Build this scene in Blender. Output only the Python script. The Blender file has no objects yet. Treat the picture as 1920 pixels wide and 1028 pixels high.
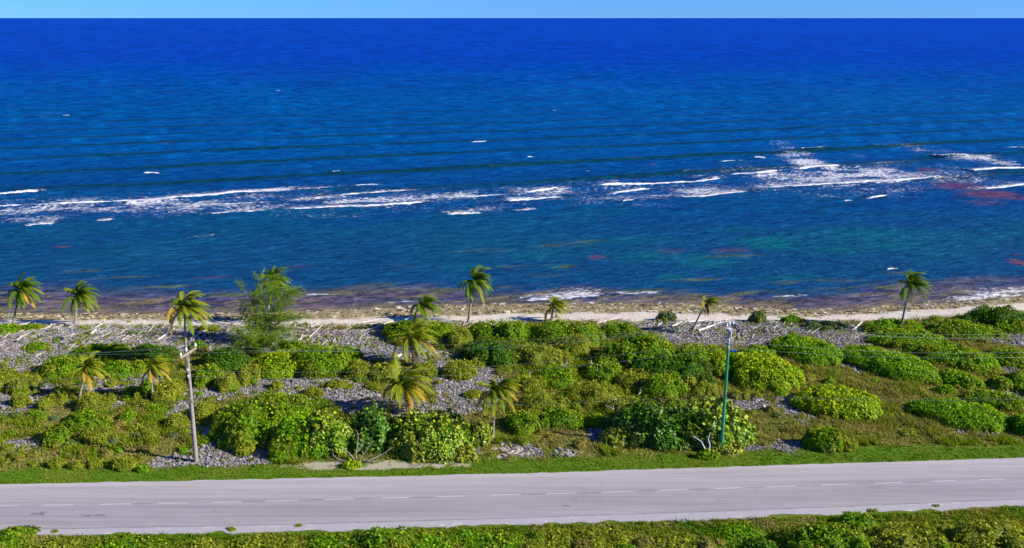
import bpy, math
import numpy as np
from math import radians, sin, cos, tan, pi

# ------------------------------------------------------------------ camera, sky, sun, exposure
sc = bpy.context.scene
CAMH, FPX, PITCH = 36.0, 1600.0, radians(16.73)
cam = bpy.data.cameras.new('camera'); co = bpy.data.objects.new('camera', cam)
sc.collection.objects.link(co); sc.camera = co
cam.sensor_width = 36; cam.lens = 36*FPX/1920; cam.clip_start = 0.5; cam.clip_end = 200000
co.location = (0, 0, CAMH); co.rotation_euler = (pi/2-PITCH, 0, 0)
SUN_EL, SUN_AZ = radians(30), radians(-15)          # azimuth from +X, towards the camera side
w = bpy.data.worlds.new("World"); sc.world = w; w.use_nodes = True
nt = w.node_tree; nt.nodes.clear()
sky = nt.nodes.new('ShaderNodeTexSky'); sky.sky_type = 'NISHITA'; sky.sun_disc = False
sky.sun_elevation = SUN_EL; sky.sun_rotation = pi/2 - SUN_AZ
sky.altitude = 1500; sky.air_density = 1.0; sky.dust_density = 0.1; sky.ozone_density = 1.0
hs = nt.nodes.new('ShaderNodeHueSaturation'); hs.inputs['Saturation'].default_value = 0.9
bg = nt.nodes.new('ShaderNodeBackground'); bg.inputs['Strength'].default_value = 0.10
wo = nt.nodes.new('ShaderNodeOutputWorld')
tn = nt.nodes.new('ShaderNodeMix'); tn.data_type = 'RGBA'; tn.blend_type = 'MULTIPLY'; tn.inputs[0].default_value = 1; tn.inputs[7].default_value = (0.12, 0.34, 0.93, 1)
nt.links.new(sky.outputs[0], hs.inputs['Color']); nt.links.new(hs.outputs[0], tn.inputs[6]); nt.links.new(tn.outputs[2], bg.inputs[0]); nt.links.new(bg.outputs[0], wo.inputs[0])
sl = bpy.data.lights.new('sun', 'SUN'); so = bpy.data.objects.new('sun', sl); sc.collection.objects.link(so)
sl.energy = 4.9; sl.angle = radians(0.5); sl.color = (1.0, 0.92, 0.78)
from mathutils import Vector
sd = Vector((cos(SUN_EL)*cos(SUN_AZ), cos(SUN_EL)*sin(SUN_AZ), sin(SUN_EL)))
so.rotation_euler = sd.to_track_quat('Z', 'Y').to_euler(); so.location = (60, -20, 60)
vs = sc.view_settings; vs.view_transform = 'Standard'; vs.look = 'None'; vs.exposure = 0.88; vs.gamma = 1
sc.cycles.max_bounces = 5; sc.cycles.transparent_max_bounces = 4

# ------------------------------------------------------------------ helpers
SEA = -0.7
def ray(px, py):
    a = (px-960)/FPX; b = (514-py)/FPX
    return np.array([a, cos(PITCH)+b*sin(PITCH), -sin(PITCH)+b*cos(PITCH)])
def gp(px, py, z=0.0):                    # photo pixel -> point on the level z
    d = ray(px, py); t = (z-CAMH)/d[2]
    return np.array([d[0]*t, d[1]*t, z])
def at_depth(px, py, Y):                  # photo pixel -> point at the distance Y
    d = ray(px, py); t = Y/d[1]
    return np.array([d[0]*t, Y, CAMH+d[2]*t])
def gline(pts, z=0.0):
    P = np.array([gp(x, y, z)[:2] for x, y in pts]); return P[np.argsort(P[:, 0])]
def yline(P, x): return np.interp(x, P[:, 0], P[:, 1])

def _h(ix, iy, seed):
    n = (ix.astype(np.int64)*374761393 + iy.astype(np.int64)*668265263 + seed*974634777) & 0xFFFFFFFF
    n = ((n ^ (n >> 13))*1274126177) & 0xFFFFFFFF
    n = n ^ (n >> 16)
    return (n & 0xFFFFFF)/16777215.0
def vn(x, y, seed=0):
    x = np.asarray(x, float); y = np.asarray(y, float)
    ix = np.floor(x); iy = np.floor(y); fx = x-ix; fy = y-iy
    fx = fx*fx*(3-2*fx); fy = fy*fy*(3-2*fy)
    a = _h(ix, iy, seed); b = _h(ix+1, iy, seed); c = _h(ix, iy+1, seed); d = _h(ix+1, iy+1, seed)
    return (a*(1-fx)+b*fx)*(1-fy)+(c*(1-fx)+d*fx)*fy
def fbm(x, y, seed=0, o=4):
    s = 0; a = 0.5; n = 0
    for i in range(o):
        s = s+a*vn(x*2**i, y*2**i, seed+i*17); n += a; a *= .55
    return s/n
def sstep(a, b, x):
    t = np.clip((x-a)/(b-a), 0, 1); return t*t*(3-2*t)

class MB:
    def __init__(s): s.V = []; s.F3 = []; s.F4 = []; s.C = []; s.n = 0
    def add(s, V, F, col):
        V = np.asarray(V, float).reshape(-1, 3); F = np.asarray(F, int)
        col = np.asarray(col, float)
        if col.ndim == 1: col = np.tile(col[:3], (len(V), 1))
        s.V.append(V); s.C.append(col[:, :3]); (s.F3 if F.shape[1] == 3 else s.F4).append(F+s.n); s.n += len(V)
    def build(s, name, mat, parent=None, origin=(0, 0, 0), smooth=False):
        V = np.concatenate(s.V)-np.asarray(origin, float); C = np.concatenate(s.C)
        f3 = np.concatenate(s.F3) if s.F3 else np.zeros((0, 3), int)
        f4 = np.concatenate(s.F4) if s.F4 else np.zeros((0, 4), int)
        me = bpy.data.meshes.new(name)
        me.vertices.add(len(V)); me.vertices.foreach_set('co', V.astype(np.float32).ravel())
        L = np.concatenate([f4.ravel(), f3.ravel()]).astype(np.int32)
        me.loops.add(len(L)); me.loops.foreach_set('vertex_index', L)
        st = np.concatenate([np.arange(len(f4))*4, len(f4)*4+np.arange(len(f3))*3]).astype(np.int32)
        me.polygons.add(len(st)); me.polygons.foreach_set('loop_start', st)
        me.update(calc_edges=True)
        a = me.color_attributes.new('Col', 'FLOAT_COLOR', 'POINT')
        a.data.foreach_set('color', np.c_[C, np.ones(len(C))].astype(np.float32).ravel())
        me.polygons.foreach_set('use_smooth', np.full(len(st), smooth))
        if mat: me.materials.append(mat)
        o = bpy.data.objects.new(name, me); sc.collection.objects.link(o)
        if parent: o.parent = parent
        else: o.location = origin
        return o
def tag(o, label=None, cat=None, group=None, kind=None):
    if label: o['label'] = label
    if cat: o['category'] = cat
    if group: o['group'] = group
    if kind: o['kind'] = kind
    return o
def empty(name, loc, label, cat, group=None):
    o = bpy.data.objects.new(name, None); sc.collection.objects.link(o); o.location = loc; o.empty_display_size = .3
    return tag(o, label, cat, group)

def tube(mb, P, R, n=8, col=(.3, .3, .3), cap=True, rough=0, seed=0):
    P = np.asarray(P, float); R = np.broadcast_to(np.asarray(R, float), (len(P),)).copy()
    T = np.gradient(P, axis=0); T /= np.linalg.norm(T, axis=1)[:, None]+1e-9
    ref = np.array([0, 0, 1.]) if abs(T[0, 2]) < .9 else np.array([1., 0, 0])
    A = np.cross(T, ref); A /= np.linalg.norm(A, axis=1)[:, None]+1e-9
    B = np.cross(T, A)
    th = np.arange(n)*2*pi/n
    V = P[:, None, :]+R[:, None, None]*(A[:, None, :]*np.cos(th)[None, :, None]+B[:, None, :]*np.sin(th)[None, :, None])
    if rough:
        V = V+np.random.RandomState(seed).uniform(-rough, rough, V.shape)*R[:, None, None]
    m = len(P); i = np.arange(m-1)[:, None]*n; j = np.arange(n)[None, :]; k = (j+1) % n
    F = np.stack([i+j, i+k, i+n+k, i+n+j], -1).reshape(-1, 4)
    c = np.asarray(col, float)
    if c.ndim == 2: c = np.repeat(c, n, 0)
    mb.add(V.reshape(-1, 3), F, c)
    if cap:
        for e in (0, m-1):
            V2 = np.vstack([V[e], P[e]]); q = np.arange(n)
            F2 = np.c_[q, (q+1) % n, np.full(n, n)]
            mb.add(V2, F2, np.tile(c[0] if c.ndim == 2 else c, (n+1, 1)))
def box(mb, c, s, col, rz=0, ry=0):
    sx, sy, sz = np.array(s)/2.
    V = np.array([[x, y, z] for x in (-sx, sx) for y in (-sy, sy) for z in (-sz, sz)])
    if ry:
        V = V@np.array([[cos(ry), 0, -sin(ry)], [0, 1, 0], [sin(ry), 0, cos(ry)]])
    V = V@np.array([[cos(rz), sin(rz), 0], [-sin(rz), cos(rz), 0], [0, 0, 1]])
    F = [[0, 1, 3, 2], [4, 6, 7, 5], [0, 4, 5, 1], [2, 3, 7, 6], [0, 2, 6, 4], [1, 5, 7, 3]]
    mb.add(V+np.array(c), F, col)
def unit(v): return v/(np.linalg.norm(v, axis=-1, keepdims=True)+1e-9)
def leaves(mb, P, N, size, col, rng, aspect=1.0, jit=.6):
    n = len(P); N = unit(N+rng.normal(0, jit, (n, 3)))
    T = unit(np.cross(N, rng.normal(0, 1, (n, 3)))); B = np.cross(N, T)
    s = np.asarray(size)[:, None] if np.ndim(size) else size
    a = T*s*.5; b = B*s*.5*aspect
    V = np.stack([P-a, P-b*.9+a*.1, P+a, P+b*.9+a*.1], 1)
    mb.add(V.reshape(-1, 3), np.arange(n*4).reshape(-1, 4), np.repeat(col, 4, 0))

# ------------------------------------------------------------------ materials
def newmat(name):
    m = bpy.data.materials.new(name); m.use_nodes = True; t = m.node_tree
    return m, t, t.nodes['Principled BSDF'], t.nodes['Material Output']
def N(t, typ, **kw):
    n = t.nodes.new(typ)
    for k, v in kw.items(): setattr(n, k, v)
    return n
def mth(t, op, a, b=None, clamp=False):
    n = N(t, 'ShaderNodeMath', operation=op, use_clamp=clamp)
    for i, v in enumerate((a, b)):
        if v is None: continue
        if isinstance(v, (int, float)): n.inputs[i].default_value = v
        else: t.links.new(v, n.inputs[i])
    return n.outputs[0]
def mixc(t, f, a, b, mode='MIX'):
    n = N(t, 'ShaderNodeMix', data_type='RGBA', blend_type=mode)
    for i, v in ((0, f), (6, a), (7, b)):
        if isinstance(v, (int, float)): n.inputs[i].default_value = v
        elif isinstance(v, tuple): n.inputs[i].default_value = (*v, 1)
        else: t.links.new(v, n.inputs[i])
    return n.outputs[2]
def noise(t, vec, scale, detail=4, rough=.6, dist=0):
    n = N(t, 'ShaderNodeTexNoise'); n.inputs['Scale'].default_value = scale; n.inputs['Detail'].default_value = detail
    n.inputs['Roughness'].default_value = rough; n.inputs['Distortion'].default_value = dist
    t.links.new(vec, n.inputs['Vector']); return n.outputs[0]
def mapr(t, v, a, b, c=0., d=1., smooth=True):
    n = N(t, 'ShaderNodeMapRange', interpolation_type='SMOOTHSTEP' if smooth else 'LINEAR')
    t.links.new(v, n.inputs[0])
    for i, x in enumerate((a, b, c, d)): n.inputs[i+1].default_value = x
    return n.outputs[0]
def attr(t, name='Col'):
    n = N(t, 'ShaderNodeAttribute'); n.attribute_name = name; return n
def pos(t): return N(t, 'ShaderNodeNewGeometry').outputs['Position']
def mapping(t, v, scale=(1, 1, 1), rot=(0, 0, 0)):
    n = N(t, 'ShaderNodeMapping'); t.links.new(v, n.inputs[0]); n.inputs['Scale'].default_value = scale
    n.inputs['Rotation'].default_value = rot; return n.outputs[0]
def bump(t, h, strength, dist, bsdf):
    n = N(t, 'ShaderNodeBump'); n.inputs['Strength'].default_value = strength; n.inputs['Distance'].default_value = dist
    t.links.new(h, n.inputs['Height']); t.links.new(n.outputs[0], bsdf.inputs['Normal'])

def leafmat(name, rough, trans, spec=.4):
    m, t, b, o = newmat(name); c = attr(t)
    t.links.new(c.outputs['Color'], b.inputs['Base Color']); b.inputs['Roughness'].default_value = rough
    b.inputs['Specular IOR Level'].default_value = spec
    tr = N(t, 'ShaderNodeBsdfTranslucent'); t.links.new(mixc(t, 1., c.outputs['Color'], (1.3, 1.25, .5), 'MULTIPLY'), tr.inputs[0])
    mx = N(t, 'ShaderNodeMixShader'); mx.inputs[0].default_value = trans
    t.links.new(b.outputs[0], mx.inputs[1]); t.links.new(tr.outputs[0], mx.inputs[2]); t.links.new(mx.outputs[0], o.inputs[0])
    return m
M_LEAF = leafmat('leaf_matte', .6, .42, .2)
M_GLOSS = leafmat('leaf_waxy', .45, .2, .3)
M_GRASS = leafmat('grass_blades', .7, .35, .1)
def colmat(name, rough=.85, nscale=8., amt=.35, stretch=(1, 1, 1), bmp=.02, spec=.2):
    m, t, b, o = newmat(name); c = attr(t); tc = N(t, 'ShaderNodeTexCoord').outputs['Object']
    n = noise(t, mapping(t, tc, stretch), nscale)
    f = mapr(t, n, .3, .7, 1-amt, 1+amt, False)
    mu = N(t, 'ShaderNodeVectorMath', operation='SCALE'); t.links.new(c.outputs['Color'], mu.inputs[0]); t.links.new(f, mu.inputs['Scale'])
    t.links.new(mu.outputs[0], b.inputs['Base Color']); b.inputs['Roughness'].default_value = rough; b.inputs['Specular IOR Level'].default_value = spec
    if bmp: bump(t, n, .6, bmp, b)
    return m
M_BARK = colmat('bark', nscale=14, stretch=(1, 1, .6))
M_WOOD = colmat('weathered_wood', nscale=10, amt=.45, stretch=(4, 4, .4))
M_ROCK = colmat('coral_rock', nscale=6, amt=.5, bmp=.05)
M_METAL = colmat('painted_metal', rough=.45, nscale=5, amt=.12, bmp=0, spec=.5)
M_CERAM = colmat('glazed_ceramic', rough=.2, nscale=3, amt=.05, bmp=0, spec=.6)
M_WIRE = colmat('wire', rough=.4, nscale=1, amt=.1, bmp=0, spec=.5)
M_PLAST = colmat('plastic', rough=.35, nscale=2, amt=.1, bmp=0, spec=.5)

# ------------------------------------------------------------------ layout lines measured once, then plain world lines
WL = gline([(-600, 586), (0, 589), (400, 590), (600, 584), (800, 576), (1000, 571), (1300, 572), (1500, 583), (1600, 582), (1690, 574), (1780, 566), (1920, 556), (2600, 530)], SEA)
SANDTOP = gline([(-600, 596), (0, 596), (400, 597), (600, 595), (800, 590), (960, 585), (1200, 581), (1400, 588), (1520, 590), (1650, 582), (1780, 573), (1920, 563), (2600, 545)])
SANDBOT = gline([(-600, 609), (0, 609), (300, 610), (600, 609), (900, 604), (1150, 601), (1400, 603), (1600, 601), (1700, 598), (1800, 590), (1920, 582), (2600, 560)])
ROADF = gline([(-900, 930), (0, 908.7), (400, 900.5), (960, 888.5), (1460, 873), (1920, 858.4), (2800, 826)])
ROADN = gline([(-900, 1012), (0, 994), (520, 984.5), (960, 972), (1460, 955), (1920, 936), (2800, 896)])
GRAVN = gline([(-900, 1020), (0, 1004), (300, 1000), (520, 998), (960, 984), (1200, 976), (1460, 968), (1700, 960), (1920, 947), (2800, 906)])
RUB = [  # rubble patches: px, py, rx, ry, strength
 (120, 635, 340, 22, 1), (500, 640, 330, 22, 1), (60, 668, 110, 28, .9), (700, 650, 110, 30, 1), (200, 725, 70, 9, .8), (20, 755, 60, 25, .8), (60, 735, 40, 20, .7), (240, 712, 70, 13, .7),
 (215, 760, 14, 22, .8), (400, 728, 60, 24, .95), (350, 760, 26, 40, .95), (520, 722, 70, 24, 1), (620, 735, 90, 26, .95), (730, 765, 90, 22, .9),
 (430, 850, 70, 26, 1), (345, 868, 75, 17, 1), (480, 865, 40, 10, .9), (50, 832, 40, 10, .8), (120, 853, 18, 4, .8), (880, 730, 70, 45, .95), (820, 690, 60, 30, .8), (690, 690, 40, 25, .7),
 (930, 845, 100, 20, .6), (1040, 850, 45, 9, .7), (1230, 620, 110, 16, 1), (1380, 625, 190, 26, 1), (1570, 625, 70, 24, 1), (1590, 665, 35, 32, .9),
 (1400, 757, 45, 12, .9), (1490, 765, 30, 30, .8), (1400, 848, 90, 16, 1), (1480, 838, 50, 12, .8), (1890, 633, 60, 16, 1), (1880, 690, 30, 22, .7), (1140, 815, 40, 18, .7), (1830, 812, 50, 7, .6), (1000, 700, 30, 14, .5), (1895, 740, 40, 10, .5), (450, 610, 200, 6, .8)]
SANDP = [(690, 872, 150, 9, 1.), (800, 870, 90, 8, .8), (600, 877, 50, 5, .7), (390, 800, 40, 25, .45), (40, 838, 40, 9, .5), (1050, 850, 50, 8, .4), (940, 850, 80, 14, .4), (1240, 845, 40, 5, .3), (1350, 850, 40, 6, .5)]
def patches(L, X, Y):
    m = np.zeros(X.shape)
    for px, py, rx, ry, s in L:
        c = gp(px, py); ex = abs(gp(px+rx, py)[0]-c[0]); ey = abs(gp(px, py-ry)[1]-gp(px, py+ry)[1])/2
        d = np.sqrt(((X-c[0])/ex)**2+((Y-c[1])/ey)**2)
        m = np.maximum(m, s*sstep(1.25, .75, d))
    return m
def masks(X, Y):
    n = fbm(X*.45, Y*.45, 5); n2 = fbm(X*1.3, Y*1.3, 9)
    top = yline(SANDBOT, X)+(n-.5)*2.5
    sand = sstep(-.6, .8, Y-top)
    rub = patches(RUB, X, Y)
    rub = np.where(rub > .02, np.clip(rub+(n-.5)*1.3+(n2-.5)*1.0, 0, 1), 0)
    rub = sstep(.4, .62, rub)*(1-sand)
    far = sstep(0, 2, Y-(top-8))*.0
    rub = np.maximum(rub, far)
    sp = patches(SANDP, X, Y); sp = sstep(.45, .75, sp+(n2-.5)*2.0)*(sp > 0.02)
    g1 = yline(ROADF, X); ge = Y-g1
    green = sstep(3.2, 1.8, ge+(n-.5)*2.6)*(ge > -2)
    near = (Y < yline(ROADN, X))
    green = np.maximum(green, near*sstep(.42, .58, n+.08))
    green = green*(1-sp*.85*((ge > .9) & (ge < 20))); rub = rub*(1-green); sp = sp*(1-green*.35)
    return sand, rub, np.clip(sp, 0, 1), green
def terr(X, Y):
    wl = yline(WL, X); sb = yline(SANDBOT, X)
    f = np.clip((Y-sb)/np.maximum(wl-sb, .5), 0, 4)
    z = SEA*f + np.where(f > 1, -(f-1)*.5, 0)
    z = z + (fbm(X*.25, Y*.25, 31)-.5)*.35*sstep(2, 6, np.abs(Y-yline(ROADF, X)-0)+0)*(Y > yline(ROADF, X))*(1-sstep(0, 1, f))
    ro = (Y < yline(ROADF, X)+.2) & (Y > yline(GRAVN, X)-.3)
    return np.where(ro, -.02, z)

# ------------------------------------------------------------------ ground
def grid(xs, ys):
    X, Y = np.meshgrid(xs, ys); nx, ny = len(xs), len(ys)
    i = np.arange(ny-1)[:, None]*nx; j = np.arange(nx-1)[None, :]
    F = np.stack([i+j, i+j+1, i+nx+j+1, i+nx+j], -1).reshape(-1, 4)
    return X, Y, F
def axis(lo, hi, step, far, g=1.25):
    a = list(np.arange(lo, hi, step)); s = step
    b = a[-1]
    while b < far: s *= g; b += s; a.append(b)
    s = step; b = a[0]; pre = []
    while b > -far: s *= g; b -= s; pre.append(b)
    return np.array(pre[::-1]+a)
xs = axis(-82, 82, .28, 3000)
ys = np.concatenate([-np.geomspace(3000, 10, 25), np.linspace(-5, 43, 20), np.arange(44, 122, .28), np.linspace(123, 135, 4)])
X, Y, F = grid(xs, ys); sand, rub, sp, green = masks(X, Y)
Z = terr(X, Y)+(vn(X*3, Y*3, 3)-.5)*.12*rub
wl = yline(WL, X); sb = yline(SANDBOT, X); st = yline(SANDTOP, X)
reefw = sstep(-.5, .7, Y-st+(fbm(X*.6, Y*.6, 77)-.5)*2.5)
Z = Z+reefw*(fbm(X*1.2, Y*1.2, 12)-.45)*.35*(Y < wl+4)
mb = MB(); mb.add(np.stack([X, Y, Z], -1), F, np.stack([rub, sand, green], -1).reshape(-1, 3))
m, t, b, o = newmat('ground'); p = pos(t); c = attr(t); sx = N(t, 'ShaderNodeSeparateColor'); t.links.new(c.outputs['Color'], sx.inputs[0])
R_, S_, G_ = sx.outputs
nf = noise(t, p, 2.2, 6, .65); nf2 = noise(t, p, 9, 5, .7); nb = noise(t, p, .35, 4, .6)
dry = mixc(t, mapr(t, nf, .35, .65), (.14, .13, .035), (.22, .21, .05))
dry = mixc(t, mapr(t, nb, .42, .6), dry, (.11, .16, .018))
dry = mixc(t, mapr(t, nf2, .5, .75), dry, (.20, .17, .09))
grn = mixc(t, mapr(t, nf2, .3, .7), (.05, .12, .006), (.11, .20, .010))
vo = N(t, 'ShaderNodeTexVoronoi'); vo.inputs['Scale'].default_value = 3.2; t.links.new(p, vo.inputs['Vector'])
vo2 = N(t, 'ShaderNodeTexVoronoi'); vo2.inputs['Scale'].default_value = 7.5; t.links.new(p, vo2.inputs['Vector'])
vc = N(t, 'ShaderNodeSeparateColor'); t.links.new(vo2.outputs['Color'], vc.inputs[0])
rk = mixc(t, vc.outputs[0], (.13, .13, .145), (.31, .305, .32))
rk = mixc(t, mapr(t, noise(t, p, 1.1, 4, .7), .55, .7), rk, (.25, .20, .12))
rk = mixc(t, mapr(t, vo.outputs['Distance'], .45, .75), rk, (.09, .085, .09))
sn = mixc(t, mapr(t, nf2, .35, .8), (.66, .61, .52), (.44, .37, .28))
sn = mixc(t, mapr(t, noise(t, mapping(t, p, (.4, 2.4, 1)), 1.4, 4, .7), .55, .72), sn, (.40, .33, .26))
rf = mixc(t, mapr(t, nf, .35, .62), (.10, .08, .05), (.34, .29, .14))
rf = mixc(t, mapr(t, nf2, .5, .75), rf, (.40, .36, .27))
a2 = attr(t, 'Mask2'); s2 = N(t, 'ShaderNodeSeparateColor'); t.links.new(a2.outputs['Color'], s2.inputs[0])
col = mixc(t, R_, dry, rk); col = mixc(t, mth(t, 'MULTIPLY', s2.outputs[0], mapr(t, nf2, .2, .5, .4, 1.)), col, (.43, .38, .30))
col = mixc(t, S_, col, sn); col = mixc(t, G_, col, grn); col = mixc(t, s2.outputs[1], col, rf)
t.links.new(col, b.inputs['Base Color']); b.inputs['Roughness'].default_value = .95; b.inputs['Specular IOR Level'].default_value = .1
bump(t, mth(t, 'ADD', mth(t, 'MULTIPLY', nf2, .5), mth(t, 'MULTIPLY', vo.outputs['Distance'], mth(t, 'MULTIPLY', R_, -1.2))), .9, .18, b)
g = mb.build('ground', m, smooth=True); tag(g, kind='structure')
a = g.data.color_attributes.new('Mask2', 'FLOAT_COLOR', 'POINT')
a.data.foreach_set('color', np.stack([sp, reefw*(Y > sb), sp*0, sp*0+1], -1).astype(np.float32).ravel())

# ------------------------------------------------------------------ road
def strip(name, A, B, z, mat, x0=-200, x1=200, step=.4, ja=0, jb=0, seed=1, n=10):
    xs = np.arange(x0, x1, step); ya = yline(A, xs)+(fbm(xs*.8, xs*0, seed)-.5)*ja; yb = yline(B, xs)+(fbm(xs*.7, xs*0, seed+3)-.5)*jb
    tt = np.linspace(0, 1, n); Yv = ya[None]*(1-tt[:, None])+yb[None]*tt[:, None]; Xv = np.tile(xs, (n, 1))
    i = np.arange(n-1)[:, None]*len(xs); j = np.arange(len(xs)-1)[None]
    F = np.stack([i+j+1, i+j, i+len(xs)+j, i+len(xs)+j+1], -1).reshape(-1, 4)
    if ya[0] < yb[0]: F = F[:, ::-1]
    mb = MB(); mb.add(np.stack([Xv, Yv, Xv*0+z], -1), F, np.stack([np.tile(tt[:, None], (1, len(xs)))]*3, -1).reshape(-1, 3))
    return tag(mb.build(name, mat), kind='structure')
m, t, b, o = newmat('gravel_shoulder'); p = pos(t)
c1 = mixc(t, mapr(t, noise(t, p, 12, 5, .8), .35, .65), (.42, .40, .42), (.25, .24, .27)); c1 = mixc(t, mapr(t, noise(t, p, .9, 5, .7), .55, .7), c1, (.52, .47, .42))
t.links.new(c1, b.inputs['Base Color']); b.inputs['Roughness'].default_value = .95; bump(t, noise(t, p, 14, 4, .8), .6, .05, b)
strip('gravel_shoulder', ROADN, GRAVN, .004, m, jb=1.0, seed=6)
m, t, b, o = newmat('asphalt'); p = pos(t); c = attr(t); v = N(t, 'ShaderNodeSeparateColor'); t.links.new(c.outputs['Color'], v.inputs[0]); v = v.outputs[0]
rmp = N(t, 'ShaderNodeValToRGB'); t.links.new(v, rmp.inputs[0]); e = rmp.color_ramp.elements
stops = [(0, .46), (.06, .43), (.13, .37), (.2, .38), (.28, .35), (.36, .34), (.42, .30), (.47, .315), (.5, .30), (.56, .31), (.62, .27), (.7, .29), (.78, .265), (.85, .275), (.93, .32), (1, .31)]
e[0].position = 0; e[1].position = 1
for q, val in stops[1:-1]: e.new(q)
for k, (q, val) in enumerate(stops): rmp.color_ramp.elements[k].position = q; rmp.color_ramp.elements[k].color = (val*.88*(1-.08*(q > .45)), val*.81*(1-.08*(q > .45)), val*.82*(1-.04*(q > .45)), 1)
ac = rmp.outputs[0]
pl = mapping(t, p, (.05, 1.6, 1), (0, 0, -.03))
ac = mixc(t, .26, ac, mixc(t, mapr(t, noise(t, pl, 1.2, 6, .75), .3, .7), (.14, .13, .15), (.52, .50, .52)))
ac = mixc(t, .14, ac, mixc(t, mapr(t, noise(t, p, 28, 3, .8), .35, .65), (.05, .05, .05), (.65, .63, .63)))
ac = mixc(t, mapr(t, noise(t, mapping(t, p, (.25, 1.2, 1)), .9, 5, .7), .62, .74, 0, .4), ac, (.10, .095, .09))
t.links.new(ac, b.inputs['Base Color']); b.inputs['Roughness'].default_value = .9; b.inputs['Specular IOR Level'].default_value = .2
bump(t, noise(t, p, 30, 3, .8), .3, .02, b)
strip('road', ROADF, ROADN, .010, m, ja=.25, jb=.10, n=24)
CL = gline([(-200, 952), (17, 948.4), (112, 947.5), (217, 945.6), (326, 943.8), (428, 941.9), (530, 939), (638, 936.4), (742, 933.7), (847, 931.3), (948, 928.2), (1052, 925.8), (1156, 922.9), (1258, 919), (1364, 915.7), (1463, 912.6), (1565, 909), (1665, 905.8), (1768, 902.3), (1863, 899.2), (2100, 891)])
m, t, b, o = newmat('road_paint'); p = pos(t)
t.links.new(mixc(t, mapr(t, noise(t, p, 9, 4, .7), .38, .66), (.56, .54, .54), (.33, .305, .315)), b.inputs['Base Color']); b.inputs['Roughness'].default_value = .8
mb = MB()
starts = [x for x, _ in [(-86, 0), (17-55, 0)]]
D = [(-190, -135), (-85, -30), (-22, 34), (83, 140), (188, 246), (299, 354), (402, 454), (502, 559), (611, 665), (717, 768), (820, 873), (921, 975), (1024, 1080), (1128, 1184), (1235, 1287), (1337, 1390), (1437, 1491), (1538, 1591), (1639, 1691), (1745, 1791), (1836, 1887), (1945, 1998), (2050, 2100)]
for a0, a1 in D[2:]:
    q0 = gp(a0, 925)[0]; yy = np.interp((a0+a1)/2, [0, 1920], [948.6, 897.5])
    xa = gp(a0, yy)[0]; xb = gp(a1, yy)[0]; X2 = np.linspace(xa, xb, 5); Y2 = yline(CL, X2)
    V = [[x, y+s*.045, .015] for x, y in zip(X2, Y2) for s in (-1, 1)]
    mb.add(V, [[2*k, 2*k+2, 2*k+3, 2*k+1] for k in range(4)], (.7, .7, .7))
tag(mb.build('road_marking', m), kind='structure')
# tar joint along the centre line and along the near edge
m, t, b, o = newmat('tar'); p = pos(t); b.inputs['Base Color'].default_value = (.12, .11, .115, 1); b.inputs['Roughness'].default_value = .8
mb = MB(); rng = np.random.RandomState(3)
for a0, a1 in [(575, 608), (660, 700), (772, 820), (975, 1020), (1090, 1126), (1190, 1232), (455, 500), (1290, 1330), (1395, 1430), (1700, 1740), (250, 290)]:
    yy = np.interp((a0+a1)/2, [0, 1920], [948.6, 897.5]); X2 = np.linspace(gp(a0, yy)[0], gp(a1, yy)[0], 12); Y2 = yline(CL, X2)-.02+rng.normal(0, .012, 12)
    wd = rng.uniform(.012, .045, 12); wd[0] = wd[-1] = .004
    V = [[x, y+s*q, .013] for x, y, q in zip(X2, Y2, wd) for s in (-1, 1)]
    mb.add(V, [[2*k, 2*k+2, 2*k+3, 2*k+1] for k in range(11)], (.1, .1, .1))
X2 = np.arange(-45, 45, .3); Y2 = yline(ROADN, X2)+.0+(fbm(X2*.8, X2*0, 4)-.5)*.1
wd = .012+.05*np.clip(fbm(X2*1.1, X2*0, 8)-.42, 0, 1)
V = [[x, y+s*q, .0165] for x, y, q in zip(X2, Y2, wd) for s in (-1, 1)]
mb.add(V, [[2*k, 2*k+2, 2*k+3, 2*k+1] for k in range(len(X2)-1)], (.1, .1, .1))
for qx, qy, qr in ((75, 964, .45), (83, 961, .25), (190, 966, .4), (165, 967, .3), (565, 952, .12), (1062, 949, .35), (1080, 941, .15), (1418, 920, .18), (270, 980, .08), (403, 958, .15), (700, 927, .1), (250, 935, .1)):
    c_ = gp(qx, qy); th = np.arange(10)*2*pi/10; rr = qr*rng.uniform(.3, 1, 10)
    V = np.vstack([np.stack([c_[0]+np.cos(th)*rr*1.8, c_[1]+np.sin(th)*rr*.35, 0*th+.0135], 1), [[c_[0], c_[1], .0135]]]); k_ = np.arange(10)
    mb.add(V, np.c_[k_, (k_+1) % 10, np.full(10, 10)], (.1, .1, .1))
tag(mb.build('road_tar_joint', m), kind='structure')

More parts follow.
